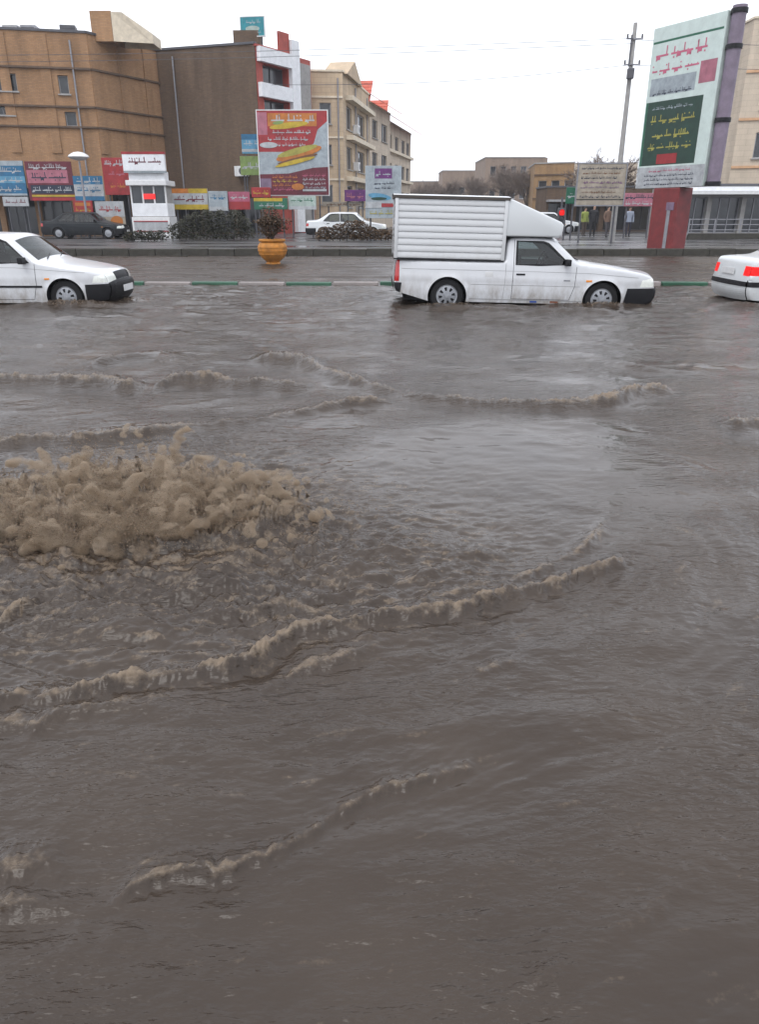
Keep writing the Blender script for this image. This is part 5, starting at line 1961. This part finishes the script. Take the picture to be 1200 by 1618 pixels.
# the food banner
s = Sign('food_banner', 'tall red food banner with a sandwich and rows of script', 413, 520, 175, 308, 47.0, 'ink_pale', 'banner', th=.16, frame='frame_white')
s.shape([(.0, .52), (.62, .52), (.80, .62), (.86, .78), (1, .88), (1, 1), (0, 1)], 'red')
s.patch(.0, .14, .72, .98, 'pink'); s.patch(.15, .85, .82, .97, 'orange'); s.text(.2, .82, .84, .97, 'white', 31)
s.blob(.45, .83, .28, .035, 'yellow', .1); s.blob(.30, .86, .08, .02, 'lime', .1)
s.text(.2, .76, .72, .79, 'white', 32); s.text(.14, .72, .645, .705, 'white', 33); s.text(.24, .68, .58, .635, 'white', 34)
s.blob(.15, .60, .13, .035, 'white')
s.blob(.58, .50, .34, .06, 'orange', .22); s.blob(.56, .53, .30, .04, 'gold', .22); s.blob(.56, .435, .30, .022, 'brown', .2); s.blob(.52, .40, .30, .026, 'yellow', .2)
s.shape([(.0, 0), (1, 0), (1, .34), (.78, .33), (.42, .26), (.0, .25)], 'maroon')
s.patch(.0, .16, .08, .2, 'mauve')
for k in range(4):
    s.text(.18, .55, .20 - k * .05, .245 - k * .05, ('orange', 'yellow', 'orange', 'rose')[k], 35 + k)
    s.text(.62, .96, .22 - k * .05, .262 - k * .05, ('rose', 'white', 'white', 'pale')[k], 45 + k)
s.blob(.55, .10, .09, .04, 'orange'); s.patch(.62, .97, .045, .07, 'white')

# white and purple pylon sign behind the truck
s = Sign('pylon_sign', 'white street sign with a purple panel behind the cargo box', 578, 634, 262, 345, 40.5, 'ink_pale', 'sign', th=.2)
s.patch(.26, .74, .76, .95, 'purple'); s.text(.3, .7, .79, .92, 'pale', 51); s.text(.2, .8, .64, .71, 'navy', 52); s.text(.25, .75, .56, .62, 'navy', 53)
s.blob(.4, .42, .32, .06, 'sky', -.1); s.blob(.38, .38, .22, .03, 'dgreen'); s.patch(0, .45, .2, .32, 'white'); s.patch(.45, .85, .22, .29, 'red'); s.text(.1, .9, .05, .17, 'gold', 54)
s = Sign('shop_sign', 'purple shop sign left of the white street sign', 545, 578, 300, 318, 50.0, 'ink_purple')
s.text(.1, .9, .2, .8, 'pink', 55)
s = Sign('shop_sign', 'narrow cream shop fascia below the purple sign', 510, 576, 319, 326, 50.2, 'ink_sand')
s.text(.1, .9, .1, .9, 'brown', 56)
# roof sign of the brown building
s = Sign('roof_sign', 'teal sign board on the roof of the blank brown building', 381, 419, 27, 57, 52.6, 'ink_teal', 'sign', rz=R(-8), frame='frame_white', base=TOP - .3)
s.blob(.5, .38, .3, .16, 'mint'); s.text(.15, .85, .62, .88, 'pale', 57); s.text(.15, .85, .1, .28, 'pale', 58)

# notice board on posts, right of the truck
s = Sign('notice_board', 'large grey notice board full of small script beside the utility pole', 910, 984, 259, 324, 36.5, 'ink_sand', 'notice board', frame='steel_grey')
for k in range(7):
    s.text(.06 + .04 * (k % 2), .94 - .06 * (k % 3), .86 - k * .115, .94 - k * .115, ('navy', 'brown', 'navy', 'purple', 'mauve', 'brown', 'navy')[k], 61 + k)
s.patch(0, 1, .13, .15, 'black')
s = Sign('shop_sign', 'pink and white shop sign low behind the utility pole', 985, 1036, 305, 326, 44.0, 'ink_pink')
s.text(.05, .95, .5, .95, 'navy', 71); s.text(.05, .95, .08, .42, 'white', 72)
s = Sign('shop_sign', 'small green sign at the left side of the notice board', 894, 909, 296, 322, 40.0, 'ink_green')
s.text(.1, .9, .3, .7, 'white', 73)

# ------------------------------------------------------------------ white kiosk with a sign on top
kp = at(240, 366, 43.0)
t = thing('kiosk', 'narrow white kiosk with a red topped sign and grey windows', 'kiosk', (kp.x, 43.0, P_Z))
KW = 2.05
MB().bbox((0, .8, .55), (KW, 1.6, 1.1), .02).build('base', 'frame_white', t)
MB().bbox((0, .02, .62), (KW * .9, .06, .50), .01).build('counter_panel', 'ink_white', t)
for z in (.38, .88):
    MB().box((0, -.02, z), (KW * .9, .03, .05)).build('stripe', 'ink_red', t)
MB().bbox((0, .8, 1.45), (KW * .94, 1.5, .66), .02).build('lower_panel', 'wall_white', t)
for sx in (-1, -.33, .33, 1):
    MB().box((sx * (KW * .45), .1, 2.2), (.08, .08, .90)).build('mullion', 'frame_white', t)
for k in range(3):
    MB().box(((k - 1) * KW * .30, .12, 2.2), (KW * .28, .02, .86)).build('pane', 'window_dark', t)
MB().bbox((0, .85, 2.2), (KW * .88, 1.3, .88), .02).build('inside', 'wall_grey', t)
MB().bbox((.05, .06, 2.12), (.62, .05, .26), .02).build('lit_sign', mat('lit_red', (.5, .02, .02), .4, emit=(1, .01, .008, .6)), t)
MB().bbox((0, .75, 2.78), (KW * 1.05, 1.9, .26), .03).build('roof', 'frame_white', t)
sgn = MB().bbox((0, -.05, 3.75), (KW * 1.08, .25, .80), .02).build('sign_box', 'wall_white', t)
MB().box((0, -.05, 4.21), (KW * 1.10, .28, .12)).build('sign_top', 'ink_red', t)
MB().bbox((0, .5, 3.12), (KW * .92, .9, .46), .02).build('upper_panel', 'wall_white', t)
lettering('lettering', t, -KW * .45, KW * .45, 3.62, 4.05, -.18, 'ink_maroon', 81)
MB().box((0, -.05, 3.30), (KW * 1.08, .26, .07)).build('sign_edge', 'ink_pale', t)

# ------------------------------------------------------------------ tall billboard on a red pillar
flat('pillar_red', (.15, .016, .017), .5, .35)
flat('column_mauve', (.17, .135, .18), .55, .25)
flat('bill_mint', (.50, .58, .55), .5, .12)
bl, br = at(1035, 45, 32.3), at(1152, 15, 29.5)
bang = math.atan2(br.y - bl.y, br.x - bl.x)
bW = math.hypot(br.x - bl.x, br.y - bl.y)
bc = (bl + br) / 2
bill = thing('billboard', 'tall pale green billboard with dark green panel on a red pillar', 'billboard', (bc.x, bc.y, P_Z), bang)
zb0, zb1 = 2.42 - P_Z, br.z - P_Z
flat('ink_bill_red', (.45, .10, .17), .5, .2)
MB().bbox((0, .30, (zb0 + zb1) / 2), (bW, .60, zb1 - zb0), .03).build('light_box', 'bill_mint', bill)


def bp_(u0, u1, z0, z1, ink, lay, name='print'):
    y = -.003 * lay
    m_ = MB()
    m_.quad(((u0 - .5) * bW, y, z0 - P_Z), ((u1 - .5) * bW, y, z0 - P_Z), ((u1 - .5) * bW, y, z1 - P_Z), ((u0 - .5) * bW, y, z1 - P_Z))
    return m_.build(name, 'ink_' + ink, bill)


def bt_(u0, u1, z0, z1, ink, lay, seed):
    return lettering('lettering', bill, (u0 - .5) * bW, (u1 - .5) * bW, z0 - P_Z, z1 - P_Z, -.003 * lay, 'ink_' + ink, seed)


bp_(0.02, .98, 7.35, 7.42, 'green', 1)
bt_(.08, .80, 6.75, 7.25, 'bill_red', 2, 91)
bt_(.05, .72, 6.28, 6.70, 'bill_red', 2, 92)
bp_(.05, .70, 5.62, 6.2, 'pale', 1)
bp_(.74, .96, 5.8, 6.5, 'pink', 1)
bt_(.10, .66, 5.60, 5.80, 'navy', 2, 93)
bp_(.05, .84, 3.22, 5.42, 'dgreen', 1, 'green_panel')
bp_(.02, .05, 3.22, 5.42, 'green', 2)
for k, (za, zc) in enumerate(((4.62, 4.98), (4.10, 4.46), (3.72, 4.02), (5.10, 5.26))):
    bt_(.12, .76 - .05 * (k % 2), za, zc, 'gold' if k < 3 else 'pale', 3, 94 + k)
bp_(.28, .58, 3.26, 3.60, 'red', 3)
bp_(0.0, 1.0, 2.42, 3.16, 'white', 2, 'lower_board')
bt_(.18, .80, 2.96, 3.10, 'rose', 4, 99)
for k in range(3):
    bt_(.12, .86, 2.50 + k * .15, 2.62 + k * .15, 'navy', 4, 101 + k)
# edge column with dark clamps
MB().tube([(bW / 2 + .26, .25, zb0 + .05), (bW / 2 + .26, .25, zb1 + .10)], .235, 16).build('edge_column', 'column_mauve', bill, True)
for z in (2.50, 4.55, 6.78, 7.82):
    MB().lathe([(.24, -.07), (.275, -.07), (.275, .07), (.24, .07)], (bW / 2 + .26, .25, z - P_Z), 16).build('clamp', 'black_plastic', bill, True)
MB().bbox((0, .35, (zb0) / 2 - .15), (1.25, .75, zb0 + .28), .04).build('pillar', 'pillar_red', bill)
MB().bbox((.30, -.04, 1.75 - P_Z), (.36, .03, .28), .01).build('plaque', 'ink_mauve', bill)
MB().bbox((.25, -.035, .78 - P_Z + .15), (.16, .02, 1.4), .01).build('grey_strip', 'steel_grey', bill)

# ------------------------------------------------------------------ utility pole, wires, lamp
up = at(996, 120, 38.0)
t = thing('utility_pole', 'tall grey concrete utility pole with crossarms left of the billboard', 'utility pole', (up.x, 38.0, P_Z))
ph = zat(36, 38.0) - P_Z
MB().tube([(0, 0, 0), (0, 0, ph * .5), (0, 0, ph)], [.15, .115, .085], 12).build('pole', 'concrete', t, True)
arms = [zat(62, 38) - P_Z, zat(103, 38) - P_Z]
for z in arms:
    MB().box((0, -.13, z), (.72, .05, .06)).build('crossarm', 'steel_grey', t)
    for k in (-.32, .32):
        MB().lathe([(.001, 0), (.035, 0), (.05, .04), (.03, .07), (.05, .10), (.03, .14), (.001, .15)], (k, -.13, z + .035), 10).build('insulator', 'steel_dark', t, True)
z = zat(118, 38) - P_Z
MB().bbox((-.06, -.26, z), (.28, .26, .42), .04).build('switch_box', 'steel_dark', t)
MB().tube([(-.14, -.14, z + .3), (-.14, -.14, z + 1.5)], .035, 6).build('conduit', 'steel_dark', t)
for k, (p0, p1, lb) in enumerate((((-500, 88), (1000, 62), 'thin overhead wire, the upper one of the long pair'), ((-500, 100), (1000, 70), 'thin overhead wire crossing in front of the white column'), ((430, 135), (1000, 103), 'thin overhead wire, the lowest, ending above the beige buildings'), ((1000, 64), (1700, 66), 'thin overhead wire running from the pole past the billboard, upper'), ((1000, 104), (1700, 100), 'thin overhead wire running from the pole past the billboard, lower'))):
    a_, b_ = at(*p0, 38.0), at(*p1, 38.0)
    a_.y = b_.y = 37.84
    pts = [a_.lerp(b_, i / 24) + Vector((0, 0, -.25 * math.sin(math.pi * i / 24))) for i in range(25)]
    tag(MB().tube(pts, .011, 5).build('overhead_wire', 'steel_dark'), lb, 'wire', 'overhead wires')
lp = at(124, 248, 43.5)
t = thing('street_lamp', 'street lamp with a white domed head above the maroon sign', 'street lamp', (lp.x, 43.5, P_Z))
MB().tube([(0, 0, 0), (0, 0, lp.z - P_Z - .2)], [.07, .05], 10).build('pole', 'steel_grey', t, True)
MB().lathe([(.001, .26), (.25, .22), (.48, .10), (.55, 0), (.40, -.10), (.18, -.16), (.05, -.18)], (0, 0, lp.z - P_Z), 20).build('lamp_head', 'frame_white', t, True)

# ------------------------------------------------------------------ plants
def leaf_mat(name, c, var=.45):
    m_ = mat(name, c, .7, var, 2.2)
    return m_


leaf_mat('leaf_dark', (.030, .030, .014))
leaf_mat('leaf_brown', (.075, .042, .018))
leaf_mat('leaf_green', (.035, .06, .022))
mat('twig', (.15, .115, .095), .9, .3, 6)


def foliage(name, parent, n, inside, m_, size, seed):
    rnd = random.Random(seed)
    b_ = MB()
    k = 0
    while k < n:
        p = inside(rnd)
        if p is None:
            continue
        k += 1
        s_ = size * rnd.uniform(.6, 1.4)
        q = Matrix.Rotation(rnd.uniform(0, 6.28), 3, 'Z') @ Matrix.Rotation(rnd.uniform(-1.2, 1.2), 3, 'X')
        v = [p + q @ Vector(c) for c in ((-.5 * s_, 0, 0), (0, -.32 * s_, .05 * s_), (.55 * s_, 0, 0), (0, .32 * s_, .05 * s_))]
        b_.quad(*v)
    o = b_.build(name, m_, parent)
    o['kind'] = 'stuff'
    return o


def hedge(label, px0, px1, py0, D, depth, m_, seed, n):
    a, b_ = at(px0, 376, D), at(px1, 376, D)
    Wd = b_.x - a.x
    Hh = zat(py0, D) - P_Z
    t = thing('hedge', label, 'hedge', ((a.x + b_.x) / 2, D, P_Z), 0, 'hedges on the pavement')
    lump = [(random.Random(seed + i).uniform(-.5, .5) * Wd, random.Random(seed + 99 + i).uniform(.7, 1.05), random.Random(seed + 50 + i).uniform(.5, 1.1)) for i in range(9)]

    def inside(r):
        x, y, z = r.uniform(-.5, .5) * Wd, r.uniform(-.5, .5) * depth, r.uniform(.05, 1.08) * Hh
        top = max([h_ * math.exp(-((x - c) / w_) ** 2) for c, h_, w_ in lump] + [.55]) * Hh
        if z > top or (abs(x) > Wd * .5 - .1 and z > top * .8):
            return None
        return Vector((x, y, z))
    foliage('foliage', t, n, inside, m_, .11, seed)
    for i in range(int(Wd / .35)):
        x = -Wd / 2 + .15 + i * .35
        MB().tube([(x, 0, 0), (x + .05, .03, Hh * .35), (x - .04, -.02, Hh * .6)], [.025, .018, .01], 5).build('stem', 'bark', t)
    return t


hedge('long dark brown hedge in front of the striped shop signs', 268, 402, 332, 40.5, 1.0, 'leaf_dark', 5, 5200)
hedge('brown hedge in front of the parked pale hatchback', 500, 640, 349, 40.0, 1.0, 'leaf_brown', 9, 4800)
hedge('low straggly hedge at the foot of the kiosk', 196, 262, 364, 40.2, .7, 'leaf_dark', 15, 1500)

# ------------------------------------------------------------------ orange urn with a round bush
ug = gnd(427, 419)
t = thing('planter_urn', 'orange ribbed planter urn standing at the edge of the water', 'planter', (ug.x, 25.0, 0))
t.scale = (.92, .92, 1.0)
mat('urn_orange', (.40, .165, .03), .6, .40, 5.0, .3, 30, spec=.3)
pf = [(.001, -.18), (.24, -.18), (.27, -.02), (.25, .03), (.22, .06), (.30, .12), (.40, .20), (.46, .29), (.495, .38), (.505, .47), (.49, .55), (.44, .62), (.38, .665)]
MB().lathe(pf, (0, 0, 0), 40).build('bowl', 'urn_orange', t, True, 60)
for z, r_ in ((.30, .47), (.40, .505), (.50, .508)):
    MB().lathe([(r_ - .02, -.012), (r_ + .008, -.008), (r_ + .008, .008), (r_ - .02, .012)], (0, 0, z), 40).build('rib', 'urn_orange', t, True)
MB().lathe([(.37, .66), (.43, .665), (.46, .69), (.46, .73), (.43, .75), (.39, .745), (.37, .70)], (0, 0, 0), 40).build('rim', 'urn_orange', t, True)
MB().lathe([(.40, .69), (.001, .70)], (0, 0, 0), 24).build('soil', 'bark', t)
t = thing('potted_shrub', 'round brown green shrub growing in the orange urn', 'shrub', (ug.x, 25.0, .70))


def ball_in(r):
    v = Vector((r.gauss(0, 1), r.gauss(0, 1), r.gauss(0, 1))).normalized() * (r.random() ** .45)
    k = 1 + .18 * math.sin(5 * v.x + 2) + .12 * math.sin(9 * v.z)
    return Vector((v.x * .55 * k, v.y * .5 * k, .50 + v.z * .42 * k))


foliage('foliage', t, 2400, ball_in, 'leaf_brown', .075, 31)
for k in range(7):
    a = k * .9
    MB().tube([(0, 0, -.02), (.12 * math.cos(a), .12 * math.sin(a), .25), (.3 * math.cos(a), .3 * math.sin(a), .6)], [.02, .014, .006], 5).build('stem', 'bark', t)


# ------------------------------------------------------------------ bare winter trees
def bare_tree(label, px, py_top, D, seed, spread=.42, m_='twig', base=P_Z):
    rnd = random.Random(seed)
    top = at(px, py_top, D)
    Ht = top.z - base
    t = thing('bare_tree', label, 'tree', (top.x, D, base), 0, 'bare winter trees')
    trunk, limbs, tw = MB(), [], MB()
    h0 = Ht * .32
    trunk.tube([(0, 0, 0), (.03 * Ht * rnd.uniform(-1, 1), 0, h0 * .6), (0, 0, h0)], [Ht * .028, Ht * .02, Ht * .016], 7)
    trunk.build('trunk', 'bark', t, True)

    def grow(p, d, L, r, lev):
        q = p + d * L
        mid = p.lerp(q, .5) + Vector((rnd.gauss(0, .06), rnd.gauss(0, .06), rnd.gauss(0, .04))) * L
        if lev == 0:
            MB().tube([p, mid, q], [r, r * .8, r * .55], 5).build('limb', 'bark', t, True)
        else:
            tw.tube([p, mid, q], [r, r * .8, r * .5], 3, False)
        if lev >= 4:
            return
        for k in range(4 if lev else 7):
            s_ = rnd.uniform(.45, 1)
            nd = (d + Vector((rnd.gauss(0, .55), rnd.gauss(0, .55), rnd.gauss(.08, .35)))).normalized()
            grow(p.lerp(q, s_), nd, L * rnd.uniform(.52, .78), r * .62, lev + 1)
    for k in range(5):
        a = k * 1.256 + rnd.uniform(-.3, .3)
        grow(Vector((0, 0, h0 * rnd.uniform(.75, 1))), Vector((math.cos(a) * spread, math.sin(a) * spread, 1)).normalized(), Ht * .30, Ht * .014, 0)
    o = tw.build('crown', m_, t)
    o['kind'] = 'stuff'
    return t


for i, (px, py, D, lb) in enumerate(((968, 226, 62, 'bare brown tree left of the billboard, top behind the utility pole'), (940, 244, 66, 'smaller bare tree just left of the utility pole'), (805, 252, 95, 'bare tree in front of the pinkish far building'), (838, 256, 92, 'bare tree between the pinkish and the orange far buildings'),
                                  (755, 268, 105, 'bare tree left of the pinkish far building'), (715, 275, 120, 'hazy bare tree above the front of the cargo box'), (682, 280, 130, 'hazy bare tree above the middle of the cargo box'), (660, 284, 126, 'hazy bare tree at the corner of the red tiled roof building'),
                                  (885, 262, 90, 'bare tree behind the orange brown building'))):
    bare_tree(lb, px, py, D, 40 + i)

# ------------------------------------------------------------------ cars beyond the pavement
p = at(66, 378, 42.5)
sedan('sedan', 'dark sedan parked in front of the shop signs at the left', (p.x, 43.3, P_Z), 0, 'paint_dark', slots=False)
p = at(484, 372, 43.0)
sedan('sedan', 'pale silver car parked behind the brown hedge', (p.x, 43.6, P_Z), 0, 'paint_silver', slots=False)
p = at(866, 372, 52.0)
sedan('sedan', 'white car far behind the front of the cargo box', (p.x - 2.2, 53.0, P_Z), 0, 'paint_white_clean', slots=False)
# grey railing on a low wall in front of the shop
ra_, rb_ = at(1088, 368, 42.6), at(1290, 368, 42.6)
t = thing('railing', 'grey railing on a low wall in front of the shop at the right edge', 'railing', (ra_.x, 42.6, P_Z))
Lr = rb_.x - ra_.x
MB().bbox((Lr / 2, 0, .14), (Lr, .25, .28), .02).build('low_wall', 'concrete_wet', t)
for z in (.45, .72, .98):
    MB().tube([(0, 0, z), (Lr, 0, z)], .025, 7).build('rail', 'steel_grey', t, True)
for k in range(6):
    MB().tube([(k * Lr / 5, 0, .2), (k * Lr / 5, 0, 1.02)], .035, 7).build('post', 'steel_grey', t, True)

# ------------------------------------------------------------------ red lit sign behind the truck
tp = at(888, 336, 50.0)
t = thing('traffic_light', 'traffic light showing red above the visor of the cargo box', 'traffic light', (tp.x, 50.0, P_Z))
MB().tube([(0, .12, 0), (0, .12, tp.z - P_Z + .9)], .06, 8).build('pole', 'steel_dark', t, True)
MB().bbox((0, 0, tp.z - P_Z - .35), (.46, .22, 1.25), .05).build('housing', 'steel_dark', t)
for k, mm in enumerate(('lens_lit_red', 'window_dark', 'window_dark')):
    MB().lathe([(.001, -.15), (.12, -.145), (.19, -.115), (.19, -.10)], (0, 0, tp.z - P_Z - k * .36), 18, 'Y').build('lens', mm, t, True)
    MB().lathe([(.20, -.10), (.21, -.22), (.20, -.22), (.19, -.10)], (0, 0, tp.z - P_Z - k * .36), 18, 'Y').build('hood', 'steel_dark', t, True)

# ------------------------------------------------------------------ people on the pavement
def person(label, px, D, hgt, top, legs, hair, walk=.0, rz=0.0):
    p = at(px, 372, D)
    t = thing('person', label, 'person', (p.x, D, P_Z), rz, 'people on the pavement')
    k = hgt / 1.72
    J = {}
    V, E, RD = [], [], []

    def vtx(nm, x, y, z, r):
        J[nm] = len(V)
        V.append((x * k, y * k, z * k))
        RD.append(r * k)

    def edge(*ns):
        for a_, b_ in zip(ns, ns[1:]):
            E.append((J[a_], J[b_]))
    vtx('pelvis', 0, 0, .93, .145)
    vtx('waist', 0, 0, 1.08, .135)
    vtx('chest', 0, 0, 1.30, .165)
    vtx('neckb', 0, 0, 1.44, .085)
    vtx('neck', 0, -.01, 1.50, .055)
    vtx('jaw', 0, -.03, 1.56, .068)
    vtx('head', 0, -.02, 1.64, .092)
    vtx('crownv', 0, -.01, 1.70, .06)
    edge('pelvis', 'waist', 'chest', 'neckb', 'neck', 'jaw', 'head', 'crownv')
    for s_, nm in ((-1, 'l'), (1, 'r')):
        vtx(nm + 'hip', s_ * .10, 0, .88, .105)
        vtx(nm + 'knee', s_ * .105, -.04 + s_ * walk * .5, .49, .07)
        vtx(nm + 'ankle', s_ * .10, s_ * walk, .09, .045)
        vtx(nm + 'toe', s_ * .12, s_ * walk - .15, .04, .04)
        edge('pelvis', nm + 'hip', nm + 'knee', nm + 'ankle', nm + 'toe')
        vtx(nm + 'sh', s_ * .19, 0, 1.40, .075)
        vtx(nm + 'el', s_ * .25, .03, 1.12, .055)
        vtx(nm + 'wr', s_ * .23, -.08, .88, .038)
        vtx(nm + 'palm', s_ * .22, -.10, .80, .036)
        vtx(nm + 'fing', s_ * .22, -.11, .71, .020)
        vtx(nm + 'thumb', s_ * .20, -.14, .79, .014)
        edge('chest', nm + 'sh', nm + 'el', nm + 'wr', nm + 'palm', nm + 'fing')
        edge(nm + 'palm', nm + 'thumb')
    me = bpy.data.meshes.new('body')
    me.from_pydata(V, E, [])
    o = bpy.data.objects.new('body', me)
    COL.objects.link(o)
    o.parent = t
    sk = o.modifiers.new('skin', 'SKIN')
    sk.use_smooth_shade = True
    ss = o.modifiers.new('subdivide', 'SUBSURF')
    ss.levels = ss.render_levels = 1
    for i, d_ in enumerate(me.skin_vertices[0].data):
        d_.radius = (RD[i], RD[i] * (.72 if i in (J['waist'], J['chest'], J['pelvis']) else 1))
    me.skin_vertices[0].data[J['pelvis']].use_root = True
    m_ = bpy.data.materials.new('clothes_' + label[:12])
    m_.use_nodes = True
    nn = m_.node_tree
    b_ = nn.nodes['Principled BSDF']
    b_.inputs['Roughness'].default_value = .8
    tc_ = nn.nodes.new('ShaderNodeTexCoord')
    sx = nn.nodes.new('ShaderNodeSeparateXYZ')
    nn.links.new(tc_.outputs['Object'], sx.inputs[0])
    rp = nn.nodes.new('ShaderNodeValToRGB')
    rp.color_ramp.interpolation = 'CONSTANT'
    el = rp.color_ramp.elements
    el[0].position, el[0].color = 0, (.02, .018, .016, 1)
    el[1].position, el[1].color = .055, (*legs, 1)
    for pos, c in ((.50, top), (.855, (.40, .25, .18))):
        e_ = el.new(pos)
        e_.color = (*c, 1)
    mth = nn.nodes.new('ShaderNodeMath')
    mth.operation = 'DIVIDE'
    mth.inputs[1].default_value = hgt
    nn.links.new(sx.outputs['Z'], mth.inputs[0])
    nn.links.new(mth.outputs[0], rp.inputs[0])
    nn.links.new(rp.outputs[0], b_.inputs['Base Color'])
    me.materials.append(m_)
    hm = MB().lathe([(.001, .115), (.06, .10), (.095, .05), (.102, 0), (.085, -.05), (.07, -.06)], (0, .012 * k, 1.645 * k), 12)
    hm.build('hair', flat('hair_' + label[:8], hair, .8), t, True)
    return t


person('person in a yellow green jacket standing far behind the cab', 922, 47.0, 1.62, (.22, .26, .06), (.06, .045, .035), (.02, .016, .012), .06, .3)
person('person dressed in black standing far behind the cab', 936, 45.5, 1.72, (.012, .012, .015), (.015, .015, .018), (.015, .012, .01), .08, -.2)
person('person in a brown coat standing below the notice board', 958, 44.5, 1.66, (.14, .085, .06), (.05, .045, .05), (.03, .02, .014), .10, .5)
person('person in a light blue jacket standing left of the red pillar', 992, 45.0, 1.64, (.30, .34, .42), (.03, .03, .045), (.10, .05, .02), .05, 0)


# ------------------------------------------------------------------ damp air after rain
m = bpy.data.materials.new('damp_air')
m.use_nodes = True
nn = m.node_tree
nn.nodes.clear()
mo = nn.nodes.new('ShaderNodeOutputMaterial')
pv = nn.nodes.new('ShaderNodeVolumePrincipled')
pv.inputs['Color'].default_value = (.93, .95, 1.0, 1)
pv.inputs['Density'].default_value = 0.0005
nn.links.new(pv.outputs[0], mo.inputs['Volume'])
MATS['damp_air'] = m
hz_ = MB().box((0, 391, 6.5), (1230, 1050, 15.4)).build('haze', 'damp_air')
tag(hz_, 'thin damp haze filling the street', 'haze', kind='stuff')
